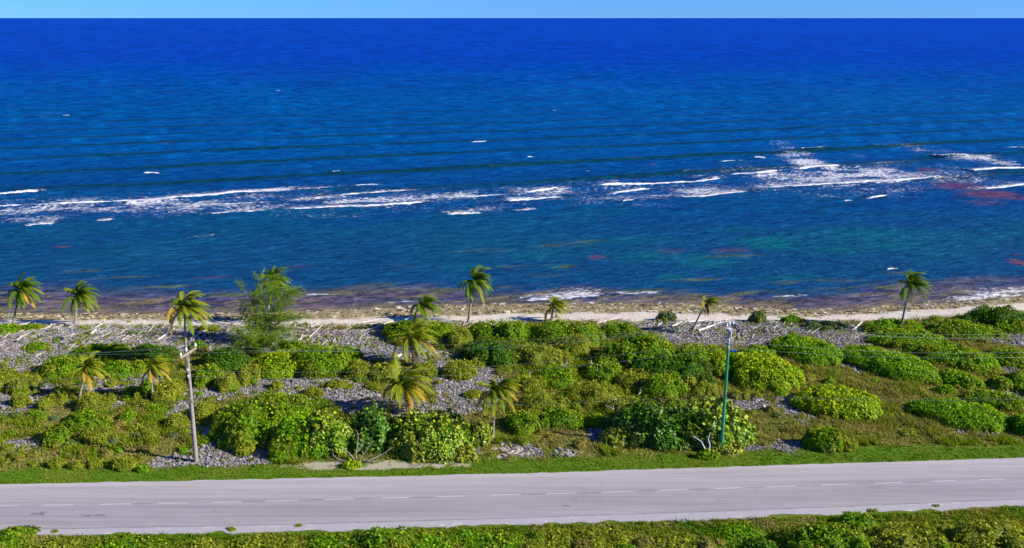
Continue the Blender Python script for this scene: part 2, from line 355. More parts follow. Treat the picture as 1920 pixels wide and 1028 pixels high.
# ------------------------------------------------------------------ sea
FOAM = [  # polyline px, trailing lace depth (m), crest height
 ([(-60, 372), (0, 369), (79, 364)], 4, .8), ([(-60, 396), (0, 392), (89, 388), (182, 384), (286, 379), (390, 369), (450, 363), (554, 361), (632, 355)], 9, .75),
 ([(50, 423), (99, 421)], 9, .3), ([(182, 415), (208, 413)], 6, .25), ([(393, 403), (450, 401), (500, 399)], 8, .35), ([(414, 387), (460, 384), (500, 382)], 3, .3), ([(271, 327), (299, 327)], 2, .6),
 ([(663, 352), (710, 348)], 3, .7), ([(632, 370), (695, 365), (775, 360)], 5, .35), ([(538, 396), (619, 392), (710, 390), (796, 382)], 7, .3), ([(817, 378), (867, 375), (945, 368)], 6, .5),
 ([(838, 404), (900, 401)], 7, .25), ([(624, 321), (637, 321)], 1, .6), ([(981, 365), (1049, 356)], 4, .6), ([(950, 378), (1051, 372)], 6, .35), ([(966, 396), (1005, 392)], 3, .25),
 ([(1124, 352), (1210, 348), (1301, 345), (1354, 338)], 4, .85), ([(1145, 366), (1221, 356)], 3, .35), ([(1169, 380), (1187, 378)], 1, .3), ([(1275, 372), (1320, 372), (1400, 362)], 10, .4),
 ([(1369, 333), (1420, 329), (1461, 325)], 4, .8), ([(1354, 305), (1393, 304)], 2, .8), ([(1415, 297), (1434, 297)], 1, .6), ([(1496, 322), (1540, 318), (1578, 315)], 8, .5),
 ([(1432, 357), (1537, 350), (1636, 344), (1735, 338), (1764, 333)], 11, .6), ([(1499, 280), (1525, 282), (1549, 279)], 6, .9), ([(1737, 293), (1770, 297), (1797, 294)], 5, .95),
 ([(1797, 318), (1829, 323), (1872, 319), (1940, 318)], 9, .75), ([(1843, 357), (1880, 354), (1930, 347)], 8, .5), ([(1584, 377), (1595, 377)], .5, .6), ([(1630, 373), (1667, 369)], 1, .3),
 ([(1890, 279), (1940, 281)], 3, .8), ([(1636, 273), (1645, 273)], 1, .7), ([(112, 217), (138, 216)], 1, .6), ([(518, 171), (526, 171)], 1, .8), ([(583, 154), (592, 154)], 1, .8), ([(1283, 321), (1292, 321)], 1, .6),
 ([(1035, 208), (1046, 208)], 1, .5), ([(990, 296), (998, 296)], .5, .7), ([(885, 269), (912, 268)], .6, .3), ([(1670, 509), (1684, 507)], 1, .3), ([(1100, 321), (1104, 321)], .5, .5),
 ([(575, 556), (636, 554)], 1, .12), ([(1160, 553), (1232, 550)], 3, .12), ([(985, 566), (1050, 563), (1130, 556)], 6, .1), ([(1450, 558), (1508, 555)], 1, .12), ([(1840, 560), (1880, 553), (1960, 545)], 6, .15), ([(1790, 566), (1850, 561), (1920, 557)], 4, .05), ([(720, 567), (780, 566)], 1, .05)]
LACE = [(250, 383, 420, 26, .58), (700, 376, 420, 24, .52), (1150, 358, 380, 22, .50), (1600, 330, 320, 36, .56), (200, 377, 190, 11, .62), (520, 356, 110, 8, .7), (80, 408, 110, 13, .42), (225, 402, 50, 8, .35), (450, 392, 60, 10, .5), (700, 373, 110, 14, .55), (620, 405, 120, 8, .32), (870, 367, 40, 10, .6),
 (905, 392, 60, 9, .35), (1075, 352, 60, 14, .55), (1010, 372, 70, 8, .5), (1150, 345, 60, 8, .42), (1090, 378, 90, 8, .3), (1180, 362, 70, 8, .4), (1310, 360, 55, 12, .6), (1240, 385, 90, 5, .35), (1310, 334, 40, 6, .4),
 (1500, 298, 55, 24, .62), (1470, 272, 30, 6, .6), (1540, 320, 90, 18, .6), (1620, 335, 120, 12, .58), (1430, 345, 60, 10, .45), (1560, 367, 40, 7, .45), (1650, 360, 50, 8, .35), (1690, 272, 60, 8, .35), (1840, 300, 75, 14, .6),
 (1750, 283, 60, 8, .42), (1850, 342, 90, 9, .45), (1900, 310, 40, 8, .6), (1140, 412, 18, 6, .4), (1610, 292, 25, 4, .35), (90, 215, 35, 3, .35), (370, 443, 30, 4, .3), (1070, 560, 110, 7, .25), (1870, 556, 80, 9, .35), (610, 576, 60, 3, .2), (390, 440, 20, 5, .25)]
WEED = [(312, 269, 20, 1.6, .8), (1192, 295, 14, 2, .8), (1740, 318, 22, 3, .7), (1800, 350, 50, 9, .75), (1860, 365, 60, 8, .8), (1910, 370, 30, 6, .8), (1910, 492, 18, 7, 1.), (118, 463, 18, 2, .8), (1225, 308, 5, 1.4, .6), (1760, 336, 16, 5, .6), (1120, 482, 18, 5, .5), (1905, 478, 12, 2, .6), (1260, 470, 30, 5, .35), (1370, 470, 40, 5, .3), (560, 500, 30, 3, .3), (400, 520, 40, 3, .3), (1850, 380, 40, 4, .35)]
TEAL = [(1010, 480, 60, 10, .5), (880, 500, 70, 8, .4), (1560, 470, 60, 10, .5), (1380, 430, 60, 8, .4), (1680, 460, 70, 8, .4), (1440, 455, 70, 16, .9), (1330, 490, 80, 16, .9), (1210, 480, 90, 14, .7), (1260, 520, 30, 7, .8), (1180, 450, 90, 12, .45), (1620, 440, 120, 14, .35), (1480, 520, 90, 7, .6), (1050, 500, 40, 8, .5), (1760, 480, 110, 12, .25)]
YELL = [(1230, 545, 120, 3, .6), (1010, 535, 40, 4, .5), (1380, 480, 60, 3, .4), (960, 500, 30, 3, .4), (420, 490, 30, 3, .3), (230, 520, 60, 3, .4), (760, 500, 40, 3, .4), (1045, 500, 35, 4, .7), (1010, 517, 60, 4, .5), (960, 540, 60, 5, .45), (800, 545, 80, 6, .5), (720, 535, 60, 5, .4), (1100, 452, 40, 3, .3), (1530, 528, 90, 4, .6), (1300, 525, 60, 3, .5), (640, 555, 90, 5, .45), (480, 552, 120, 4, .5), (1400, 550, 120, 3, .5), (1620, 540, 120, 4, .5), (1060, 460, 60, 4, .3), (520, 508, 30, 3, .3), (300, 538, 90, 3, .5), (150, 508, 50, 3, .4), (1700, 512, 50, 3, .4), (910, 470, 60, 4, .3), (1040, 545, 90, 5, .4)]
AW = radians(16.8); WN = np.array([-sin(AW), cos(AW)]); WT = np.array([cos(AW), sin(AW)])
yr = [100.]
while yr[-1] < 128: yr.append(yr[-1]+.35)
while yr[-1] < 262: yr.append(yr[-1]+.38)
while yr[-1] < 60000: yr.append(yr[-1]+max(.4, .0000225*yr[-1]**2*.8 if yr[-1] < 4000 else yr[-1]*.12))
yr = np.array(yr)
u = np.concatenate([-np.geomspace(6, .68, 40)[:-1], np.arange(-.68, .68, .0016), np.geomspace(.68, 6, 40)])
U, Y = np.meshgrid(u, yr); X = U*np.maximum(Y, 100); ny, nx = X.shape
i = np.arange(ny-1)[:, None]*nx; j = np.arange(nx-1)[None, :]
F = np.stack([i+j, i+j+1, i+nx+j+1, i+nx+j], -1).reshape(-1, 4)
s_ = X*WT[0]+Y*WT[1]; n_ = X*WN[0]+Y*WN[1]
ds = Y-yline(WL, X)                                   # distance off the shoreline
warp = (fbm(X*.012, Y*.012, 41)-.5)*40
amp = .55*sstep(60, 110, ds)*(1-sstep(500, 1500, Y))*(.25+1.5*vn(s_*.012, n_*.045, 42)**1.3)
ph = (n_+warp*.35)*2*pi/23
sw = amp*((.5+.5*np.cos(ph))**2.2*1.5-.5)
amp2 = .16*sstep(15, 60, ds)*(1-sstep(300, 700, Y))
sw2 = amp2*np.cos((n_+warp*.2+(vn(s_*.05, n_*.05, 43)-.5)*6)*2*pi/8.5)*(.3+vn(s_*.03, n_*.09, 44))
chop = (fbm(s_*.25, n_*.9, 46, 4)-.5)*.42*sstep(3, 40, ds)*(1-sstep(250, 600, Y))
chop += (fbm(s_*.8, n_*1.6, 49, 2)-.5)*.10*sstep(0, 10, ds)*(1-sstep(200, 400, Y))
Z = SEA+sw+sw2+chop
foam = np.zeros(X.shape); lace = np.zeros(X.shape); crest = np.zeros(X.shape)
def band(lo, hi): return np.searchsorted(yr, lo), np.searchsorted(yr, hi)+1
for k, (pts, trail, hgt) in enumerate(FOAM):
    P = np.array([gp(x, y, SEA)[:2] for x, y in pts])
    lo, hi = band(P[:, 1].min()-8, P[:, 1].max()+30); sl_ = slice(lo, hi)
    ps = P@WT; pn = P@WN; od = np.argsort(ps); ps = ps[od]; pn = pn[od]
    S = s_[sl_]; Nn = n_[sl_]
    ln = ps[-1]-ps[0]
    wob = (fbm(S*.22, S*0+k*3.1, 60)-.5)*1.6
    dn = Nn-np.interp(S, ps, pn)-wob
    endf = min(4., ln*.3)
    e_ = sstep(-.5, endf, S-ps[0])*sstep(-.5, endf, ps[-1]-S)
    o5 = min(5, ln*.3); e2 = sstep(-o5, o5*.6, S-ps[0])*sstep(-o5, o5*.6, ps[-1]-S)
    tk = min(1., .35+ln/18)*(.7+2.5*hgt)*(.55+.9*vn(S*.18, S*0+k, 61))*e_
    f = sstep(-.35, .1, dn)*sstep(tk+.5, tk*.5, dn)*sstep(.02, .25, e_)
    foam[sl_] = np.maximum(foam[sl_], f*(.54 if hgt < .2 else .72 if ln < 9 else .9))
    l = sstep(-.3, .3, dn)*sstep(trail*(.6+.9*vn(S*.12, S*0+k, 62)), 0, dn)*e2*.8
    lace[sl_] = np.maximum(lace[sl_], l)
    o14 = min(14, 3+ln*.6); prof = np.where(dn < 0, np.exp(-(dn/.9)**2), np.exp(-(dn/2.6)**2))*sstep(-o14, 2, S-ps[0])*sstep(-o14, 2, ps[-1]-S)
    Z[sl_] += prof*hgt*.75
    crest[sl_] = np.maximum(crest[sl_], prof)
Z += foam*(fbm(X*1.5, Y*1.5, 66, 3)-.5)*.35
def pmask(L, soft=.6, nscale=.15, nam=.8):
    m = np.zeros(X.shape)
    for px, py, rx, ry, s in L:
        c = gp(px, py, SEA); ex = abs(gp(px+rx, py, SEA)[0]-c[0]); ey = abs(gp(px, py-ry, SEA)[1]-gp(px, py+ry, SEA)[1])/2
        lo, hi = band(c[1]-ey*1.7, c[1]+ey*1.7); q = slice(lo, hi)
        dx = X[q]-c[0]; dy = Y[q]-c[1]-dx*.12
        d = np.sqrt((dx/ex)**2+(dy/ey)**2)
        m[q] = np.maximum(m[q], s*sstep(1.35, 1-soft, d))
    return m
lace = np.maximum(lace, pmask(LACE, .85)*(.4+.95*sstep(.3, .7, fbm(s_*.10, n_*.22, 70, 5))))
n1 = fbm(s_*.07, n_*.22, 71); n2 = fbm(s_*.2, n_*.9, 72); n3 = fbm(X*.9, Y*1.6, 73)
weed = np.clip(pmask(WEED)*(.2+1.5*n2), 0, 1); teal = pmask(TEAL, .9)*(.4+1.1*n1); yel = pmask(YELL, .8)*sstep(.35, .65, n2)
def L3(*c): return np.array(c)
def lerp(a, b, t): return a+(b-a)*t[..., None]
one = np.ones(X.shape+(1,))
deep = L3(.0001, .046, .37)*one; mid = L3(.0003, .080, .29)*one; near = L3(.002, .062, .23)*one; lag = L3(.006, .070, .185)*one; flat = L3(.135, .105, .15)*one; edge = L3(.24, .18, .12)*one
dd = ds+(n1-.5)*14
col = lerp(deep, mid, sstep(900, 250, Y+ (n1-.5)*120)); col = lerp(col, near, sstep(150, 85, dd)); col = lerp(col, lag, sstep(75, 25, dd))
tealbase = sstep(.45, .7, fbm(s_*.03, n_*.06, 75))*sstep(15, 30, ds)*sstep(95, 60, ds)*.5
col = lerp(col, L3(.004, .14, .16)*one, np.clip(teal+tealbase*.5, 0, 1)*.75)
fw = np.interp(X, [-60, -20, 5, 30, 60], [15, 13, 8, 9, 10])
fl = sstep(1.0, .35, (ds+(n1-.5)*9+(n3-.5)*3)/fw)
flc = lerp(flat, L3(.03, .045, .16)*one, sstep(.5, .62, fbm(s_*.12, n_*.4, 78)))
flc = lerp(flc, L3(.24, .19, .06)*one, sstep(.50, .62, n2)*.75); flc = lerp(flc, L3(.05, .04, .07)*one, sstep(.48, .36, n3)*.7)
flc = lerp(flc, L3(.22, .18, .22)*one, sstep(.52, .7, n3)*.5)
col = lerp(col, flc, fl); col = lerp(col, edge, sstep(2.6, .3, ds+(n3-.5)*4)*.85)
col = lerp(col, L3(.16, .17, .02)*one, np.clip(yel*1.6, 0, 1)*.8)
col = lerp(col, L3(.17, .05, .075)*one, weed*.8)
col = lerp(col, L3(.003, .050, .085)*one, np.clip(amp/.55*np.clip(np.cos(ph-.9), 0, 1)**1.5*1.9*sstep(60, 100, ds)*sstep(420, 250, Y)+crest*.35*(1-foam), 0, 1))  # shading of swell faces and crests, painted into the water colour as dark teal
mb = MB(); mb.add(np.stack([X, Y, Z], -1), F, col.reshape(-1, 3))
m, t, b, o = newmat('sea_water'); p = pos(t); c = attr(t); c2 = attr(t, 'Foam'); q = N(t, 'ShaderNodeSeparateColor'); t.links.new(c2.outputs['Color'], q.inputs[0])
pr = mapping(t, p, (1, 1, 1), (0, 0, -AW))
pa = mapping(t, pr, (.6, 1.25, 1)); na = noise(t, pa, .95, 5, .75, .3); nbg = noise(t, mapping(t, pr, (.45, 1.2, 1)), .38, 6, .78, .25)
ncr = noise(t, mapping(t, pr, (.9, 1.7, 1)), 1.15, 5, .75, .6); nhuge = noise(t, mapping(t, pr, (.3, 1.5, 1)), .02, 6, .65)
nc = mapr(t, ncr, .33, .67, 0, 1, False)
lf = mapr(t, mth(t, 'SUBTRACT', mth(t, 'ADD', mth(t, 'MULTIPLY', q.outputs[1], .95), nc), 1.), -.10, .40); ff = mth(t, 'MAXIMUM', mapr(t, mth(t, 'ADD', q.outputs[0], mth(t, 'MULTIPLY', nc, .45)), .6, .95), mth(t, 'MULTIPLY', lf, .78))
wc = mixc(t, mapr(t, na, .42, .58, .0, .35), c.outputs['Color'], mixc(t, 1., c.outputs['Color'], (.35, .45, .55), 'MULTIPLY'))  # ripple shading is painted into the water colour, beyond what the bump gives
wc = mixc(t, mapr(t, nbg, .48, .62, 0, .25), wc, mixc(t, 1., c.outputs['Color'], (1.6, 1.45, 1.35), 'MULTIPLY'))
wc = mixc(t, mapr(t, nbg, .46, .34, 0, .25), wc, mixc(t, 1., c.outputs['Color'], (.5, .55, .45), 'MULTIPLY'))
wc = mixc(t, mapr(t, nhuge, .35, .7, 0, .3), wc, mixc(t, 1., c.outputs['Color'], (.4, .6, .75), 'MULTIPLY'))
sp_ = N(t, 'ShaderNodeSeparateXYZ'); t.links.new(p, sp_.inputs[0]); YY = sp_.outputs[1]
for (lx_, ly_, a0, a1, b0_, b1_) in ((2.4, .75, 90, 100, 150, 190), (3.6, 1.5, 140, 180, 240, 300), (5.5, 3.8, 220, 290, 420, 520), (9, 12, 380, 500, 800, 1000), (17, 45, 780, 1000, 1900, 2500), (45, 250, 1900, 2500, 9000, 20000)):  # light and dark of the waves put into the colour, per distance band
    w_ = mth(t, 'MULTIPLY', mapr(t, YY, a0, a1), mapr(t, YY, b0_, b1_, 1, 0)); nn = noise(t, mapping(t, pr, (1/lx_, 1/ly_, 1)), 1., 3.5, .65, .2)
    wc = mixc(t, mth(t, 'MULTIPLY', w_, mapr(t, nn, .50, .38, 0, .75)), wc, mixc(t, 1., wc, (.40, .56, .62), 'MULTIPLY'))
    wc = mixc(t, mth(t, 'MULTIPLY', w_, mapr(t, nn, .52, .66, 0, .8)), wc, mixc(t, 1., wc, (1.6, 1.55, 1.35), 'MULTIPLY'))
ng2 = noise(t, mapping(t, pr, (1, .3, 1)), .012, 7, .7)
wc = mixc(t, mth(t, 'MULTIPLY', mapr(t, YY, 140, 330), mapr(t, ng2, .45, .6, 0, .2)), wc, mixc(t, 1., wc, (1., 1.5, 1.2), 'MULTIPLY'))
wc = mixc(t, ff, wc, (.86, .88, .92))
t.links.new(wc, b.inputs['Base Color']); b.inputs['IOR'].default_value = 1.10
t.links.new(mapr(t, ff, 0, 1, .5, .9), b.inputs['Roughness']); t.links.new(mapr(t, ff, 0, 1, .16, .1), b.inputs['Specular IOR Level'])
bump(t, mth(t, 'ADD', mth(t, 'MULTIPLY', na, .35), mth(t, 'ADD', mth(t, 'MULTIPLY', nbg, 1.6), mth(t, 'MULTIPLY', ff, .15))), .8, 1.0, b)
sea = tag(mb.build('sea', m, smooth=True), kind='structure')
a = sea.data.color_attributes.new('Foam', 'FLOAT_COLOR', 'POINT')
a.data.foreach_set('color', np.stack([foam, np.clip(lace, 0, 1), weed, foam*0+1], -1).astype(np.float32).ravel())
del X, Y, Z, F, col, mb, foam, lace, crest, weed, teal, yel, n1, n2, n3, s_, n_

# ------------------------------------------------------------------ bushes
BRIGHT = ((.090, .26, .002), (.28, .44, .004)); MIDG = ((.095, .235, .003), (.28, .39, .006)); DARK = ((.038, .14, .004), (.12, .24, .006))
GRAPE = ((.060, .18, .004), (.34, .42, .018)); OLIVE = ((.17, .22, .010), (.37, .40, .030)); TAN = ((.22, .20, .035), (.34, .29, .07)); GREYG = ((.10, .17, .06), (.18, .26, .10)); LIME = ((.13, .29, .002), (.42, .50, .005))
PAL = dict(bright=BRIGHT, mid=MIDG, dark=DARK, grape=GRAPE, olive=OLIVE, tan=TAN, greyg=GREYG, lime=LIME)
def foliage(mb, c, rx, ry, h, pal, leaf, dens, rng, shear=0, pw=.45, lump=.22, rot=0, under=.0):
    lo, hi = np.array(pal[0]), np.array(pal[1])
    area = pi*rx*ry+pi*(rx+ry)*h*1.1
    n = int(area*dens); sd_ = rng.randint(0, 9999)
    th = rng.uniform(0, 2*pi, n); r = np.sqrt(rng.uniform(0, 1, n)); ed = rng.uniform(0, 1, n) < .42
    r = np.where(ed, rng.uniform(.82, 1., n), r)
    def surf(th, r, k=1.):
        out = 1+(.18+lump*.75)*(fbm(np.cos(th)*1.6+50, np.sin(th)*1.6+50, sd_, 3)-.5)*2
        lx = r*out*rx*np.cos(th); ly = r*out*ry*np.sin(th)
        l1 = vn(lx*.9+20, ly*.9+20, sd_+1); l2 = vn(lx*2.2+20, ly*2.2+20, sd_+2)
        zz = h*np.clip(1-r**2.3, 0, 1)**pw*(1+lump*3.0*(l1-.5)+lump*1.8*(l2-.5))
        return lx*k, ly*k, zz*k, l1*.6+l2*.4
    lx, ly, lz, lm = surf(th, r)
    lz = np.where(ed, lz*rng.uniform(.15+under, 1., n)**.8, lz)
    dep = rng.uniform(0, 1, n)**2*.25
    lz = np.maximum(lz*(1-dep*.5)+rng.normal(0, .05, n)*leaf*4, .03)
    P = np.stack([lx-shear*ly, ly, lz], 1)
    Nn = np.stack([lx/rx*1.2*(r**1.5), ly/ry*1.2*(r**1.5), .75+0*lx], 1)
    tt = np.clip(rng.uniform(-.1, .75, n)+(lm-.5)*.9+(rng.uniform(0, 1, n) < .07)*.6, 0, 1)
    C = lo+(hi-lo)*tt[:, None]; C = C*rng.uniform(.75, 1.2, (n, 1))
    big = sstep(.5, .68, vn(lx*.8+c[0]+90, ly*.8+c[1]+90, 555))[:, None]*(.15 if lump < .2 else .5)
    C = C*(1-big)+C.mean(1, keepdims=True)*np.array([1.25, 1.35, .12])*big
    if rot: P[:, :2] = P[:, :2]@np.array([[cos(rot), sin(rot)], [-sin(rot), cos(rot)]])
    leaves(mb, P+c, Nn, leaf*rng.uniform(.7, 1.35, n), C, rng, aspect=.8)
    # inner mass of twigs and old leaves under the outer leaf layer
    nr, na_ = 7, 20
    T, Rr = np.meshgrid(np.arange(na_)*2*pi/na_, np.linspace(0, 1, nr)**.7)
    bx, by, bz, _ = surf(T.ravel(), Rr.ravel()*.97); V = np.stack([(bx-shear*by)*.95, by*.95, bz*.80-.02], 1)
    if rot: V[:, :2] = V[:, :2]@np.array([[cos(rot), sin(rot)], [-sin(rot), cos(rot)]])
    i = np.arange(nr-1)[:, None]*na_; j = np.arange(na_)[None]; k = (j+1) % na_
    mb.add(V+c, np.stack([i+j, i+na_+j, i+na_+k, i+k], -1).reshape(-1, 4), lo*.9)
OCC = []
def bush(x0, x1, yt, yb, h, pal, label, name='shrub', cat='shrub', leaf=.25, dens=50, shear=0, group=None, stems=0, lump=.22, pw=.45, seed=None, under=0, gloss=False):
    cx = (x0+x1)/2; f = gp(cx, yb); d = ray(cx, yt); tt = (.72*h-CAMH)/d[2]; back = d[1]*tt
    ry = max((back-f[1])/2, .35*abs(gp(x1, yb)[0]-gp(x0, yb)[0])/2, .25); cy = f[1]+ry
    s = (cy*cos(PITCH)+CAMH*sin(PITCH))/FPX; rx = (x1-x0)/2*s; X0 = (cx-960)*s
    rng = np.random.RandomState(seed if seed is not None else int(x0*7+yb))
    z0 = float(terr(np.array([X0]), np.array([cy]))[0])
    loc = (X0, cy, z0); root = empty(name, loc, label, cat, group); OCC.append((X0, cy, rx, ry))
    leaf *= .86; dens *= 1.35; mb = MB(); foliage(mb, np.zeros(3), rx, ry, h, PAL[pal], leaf, dens, rng, shear, lump=lump, pw=pw, under=under)
    if pal not in ('bright', 'lime') or lump > .2:
        for k in range(rng.randint(4, 8)):
            a0 = rng.uniform(0, 2*pi); q = rng.uniform(.55, .98); f_ = rng.uniform(.22, .45); lx, ly = cos(a0)*rx*q, sin(a0)*ry*q
            foliage(mb, np.array([lx-shear*ly, ly, 0]), rx*f_, max(ry*f_, rx*f_*.6), h*rng.uniform(.45, .8)*(1-.25*q), PAL[pal] if rng.uniform() < .7 else PAL['olive' if pal != 'olive' else 'mid'], leaf, dens, rng, 0, lump=.35)
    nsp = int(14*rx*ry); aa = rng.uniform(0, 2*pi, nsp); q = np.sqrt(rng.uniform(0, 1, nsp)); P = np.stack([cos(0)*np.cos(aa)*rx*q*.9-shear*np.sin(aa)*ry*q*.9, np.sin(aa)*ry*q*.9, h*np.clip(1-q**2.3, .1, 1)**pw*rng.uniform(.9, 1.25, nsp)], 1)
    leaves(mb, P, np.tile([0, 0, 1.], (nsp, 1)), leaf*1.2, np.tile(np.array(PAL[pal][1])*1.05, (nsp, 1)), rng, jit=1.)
    mb.build('foliage', M_GLOSS if gloss else M_LEAF, root)
    sb_ = MB()
    for k in range(max(stems, 3)):
        a0 = rng.uniform(0, 2*pi); e0 = rng.uniform(.3, .75)
        end = np.array([cos(a0)*rx*e0, sin(a0)*ry*e0, h*rng.uniform(.5, .8)]); mid_ = end*np.array([.5, .5, .35])+rng.normal(0, .08, 3)
        tt = np.linspace(0, 1, 6)[:, None]; Pp = 2*tt*(1-tt)*mid_+tt*tt*end
        tube(sb_, Pp, np.linspace(.05+.015*h, .015, 6), 5, (.22, .19, .15), cap=False)
    sb_.build('stem', M_BARK, root)
    return root
B = bush
gR = 'bright green shrub mounds on the right'
B(1487, 1643, 718, 790, 1.3, 'lime', 'broad bright yellow-green mound, nearest the road, right of the green pole', leaf=.3, dens=55, lump=.14)
B(1728, 1884, 742, 812, 1.2, 'bright', 'oval green mound sloping down rightwards, nearest the road on the right', dens=60, lump=.12, shear=.45)
B(1603, 1742, 646, 721, 1.3, 'bright', 'big green mound right of the grey rubble gap, below the leaning shoreline palm', dens=60, lump=.14, shear=.4)
B(1512, 1575, 805, 850, 1.6, 'mid', 'small lone leafy green bush at the grass verge, casting a dark shadow to its left', dens=55, leaf=.26)
B(1565, 1605, 818, 846, .8, 'olive', 'low yellow-green tuft touching the right side of the lone verge bush', dens=55, leaf=.2)
B(1358, 1500, 655, 742, 1.6, 'lime', 'largest yellow-green mound, directly right of and behind the green pole', leaf=.3, dens=55, shear=.12, lump=.19)
B(1444, 1572, 624, 690, 1.5, 'bright', 'rounded green mound behind the largest mound, left of the grey rubble gap', dens=58, shear=.3, lump=.14)
B(1385, 1460, 645, 692, 1.2, 'bright', 'green mound squeezed between the green pole and the rounded mound on its right', dens=55)
B(1320, 1372, 650, 705, 1.3, 'lime', 'yellow-green bush just left of the green pole', leaf=.28, dens=50)
B(1608, 1740, 598, 628, 1.2, 'bright', 'wide green mound at the foot of the leaning shoreline palm on the right', dens=55)
B(1625, 1780, 614, 658, 1.2, 'bright', 'wide green mound just in front of the leaning palm foot, behind the big sloping mound', dens=55)
B(1735, 1870, 599, 642, 1.3, 'mid', 'long deep green mound below the right-hand beach, right of the leaning palm', dens=55)
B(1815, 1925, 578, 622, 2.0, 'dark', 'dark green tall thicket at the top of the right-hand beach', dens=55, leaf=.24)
B(1860, 1935, 604, 628, 1.0, 'mid', 'green fringe bush in front of the dark thicket at the right frame edge', dens=50)
B(1740, 1862, 645, 706, 1.3, 'bright', 'green mound in the middle of the right-hand group, above a smaller oval one', dens=58, shear=.3)
B(1765, 1830, 690, 733, 1.0, 'bright', 'small oval green mound tucked against the lower left of the mid-group mound', dens=60, shear=.3)
B(1688, 1760, 640, 668, .9, 'mid', 'low mid-green bush behind the dry grass gap between two right-hand mounds', dens=50)
B(1850, 1930, 652, 690, 1.1, 'mid', 'green bush at the right frame edge just under the grey rubble patch', dens=55)
B(1752, 1792, 721, 740, .6, 'bright', 'little round green bush just above the oval mound near the road', dens=60)
B(1815, 1915, 730, 770, 1.0, 'mid', 'reddish-green spreading bush above and right of the oval mound near the road', dens=50, shear=.5)
B(1852, 1898, 706, 736, .9, 'mid', 'small deep green bush left of the right frame edge above the spreading bush', dens=55)
B(1893, 1940, 695, 745, 1.1, 'mid', 'green bush cut by the right frame edge, level with the spreading bush', dens=50)
B(1890, 1945, 775, 822, 1.1, 'bright', 'green bush cut by the right frame edge, right of the oval mound near the road', dens=55)
B(1463, 1506, 591, 607, 1.0, 'bright', 'small bright bush standing alone at the back of the beach', dens=60)
B(1505, 1575, 601, 622, .9, 'greyg', 'low grey-green bush on the rubble just behind the beach', dens=50)
B(1228, 1270, 589, 603, .9, 'greyg', 'pale grey-green dome bush on the sand left of the bare leaning palm', dens=55)
B(1403, 1436, 587, 606, 1.2, 'greyg', 'pale grey-green upright bush on the sand behind the green pole top', dens=50)
# middle thicket
B(870, 1012, 602, 648, 1.9, 'mid', 'green thicket just behind the beach, left of the small windblown palm', leaf=.24, dens=48, lump=.3)
B(990, 1130, 604, 652, 1.9, 'mid', 'green thicket wrapped round the foot of the small windblown palm', leaf=.24, dens=48, lump=.3)
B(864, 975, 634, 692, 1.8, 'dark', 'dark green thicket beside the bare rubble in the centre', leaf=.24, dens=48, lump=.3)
B(940, 1065, 645, 690, 1.7, 'olive', 'olive thicket in the centre between the dark thicket and the bare white stick', leaf=.22, dens=48, lump=.3)
B(1035, 1115, 628, 672, 1.6, 'olive', 'dull olive dome bush behind the bare white stick', leaf=.2, dens=50)
B(1118, 1205, 606, 634, 1.4, 'mid', 'green bush at the rubble edge right of the small windblown palm', leaf=.22, dens=50)
B(1195, 1235, 620, 640, .8, 'olive', 'small olive bush on the rubble edge under the bare leaning palm shadow', leaf=.2, dens=50)
B(1130, 1275, 632, 700, 2.3, 'mid', 'tall rounded green bush left of the green pole, yellow leaves on top', leaf=.3, dens=44, lump=.3)
B(1095, 1170, 672, 720, 1.5, 'mid', 'green bush in front of the fallen bare branch', leaf=.24, dens=44)
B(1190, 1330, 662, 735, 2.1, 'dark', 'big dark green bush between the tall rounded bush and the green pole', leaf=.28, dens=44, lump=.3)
B(1265, 1345, 645, 700, 1.6, 'mid', 'green bush on the rubble edge left of the green pole', leaf=.24, dens=46)
B(1200, 1290, 700, 752, 1.5, 'mid', 'leafy green bush just above the dark sea grape trees, with a bare twig', leaf=.26, dens=46)
B(1285, 1350, 715, 752, .9, 'olive', 'dry olive bush behind the right-hand sea grape beside the green pole', leaf=.2, dens=46)
B(1000, 1090, 682, 728, 1.3, 'mid', 'green bush under the bare white stick', leaf=.24, dens=46)
B(960, 1030, 700, 735, 1.1, 'olive', 'olive bush right of the thin palm crown in the centre', leaf=.2, dens=46)
B(1060, 1165, 712, 765, 1.3, 'olive', 'wide straw-olive bush in the centre right of the thin palm', leaf=.2, dens=48, lump=.3)
B(970, 1070, 735, 782, 1.2, 'olive', 'straw-olive bush directly right of the thin palm trunk', leaf=.2, dens=48, lump=.3)
B(1130, 1215, 740, 790, 1.2, 'olive', 'olive bush rising behind the left end of the dark sea grape', leaf=.2, dens=48)
B(1098, 1137, 776, 803, .9, 'lime', 'small round yellow-green bush by the bare patch left of the dark sea grape', leaf=.18, dens=70, lump=.1)
B(1010, 1105, 765, 805, 1.0, 'mid', 'low green bush above the tall straw grass, centre', leaf=.22, dens=46)
B(950, 1010, 768, 822, 1.1, 'mid', 'dark leafy bush beside the thin palm base', leaf=.24, dens=48)
B(1150, 1230, 690, 735, 1.2, 'olive', 'olive bush below the fallen bare branch', leaf=.2, dens=46)
B(722, 800, 600, 645, 1.6, 'mid', 'green bush under the brown-skirted palm, behind its left side', leaf=.24, dens=50)
B(790, 850, 600, 640, 1.3, 'mid', 'bright green bush behind the brown-skirted palm on its right', leaf=.24, dens=50)
B(838, 890, 614, 662, 1.5, 'olive', 'feathery olive bush left of the central green thicket', leaf=.18, dens=60)
B(830, 896, 674, 714, 1.3, 'olive', 'round yellow-olive bush standing on the central rubble', leaf=.22, dens=56, lump=.14)
B(775, 825, 680, 712, 1.1, 'olive', 'small olive bush below the trailing dead fronds', leaf=.2, dens=56)
B(868, 905, 730, 750, .6, 'olive', 'low yellow-olive cushion on the rubble left of the thin palm crown', leaf=.16, dens=80, lump=.1)
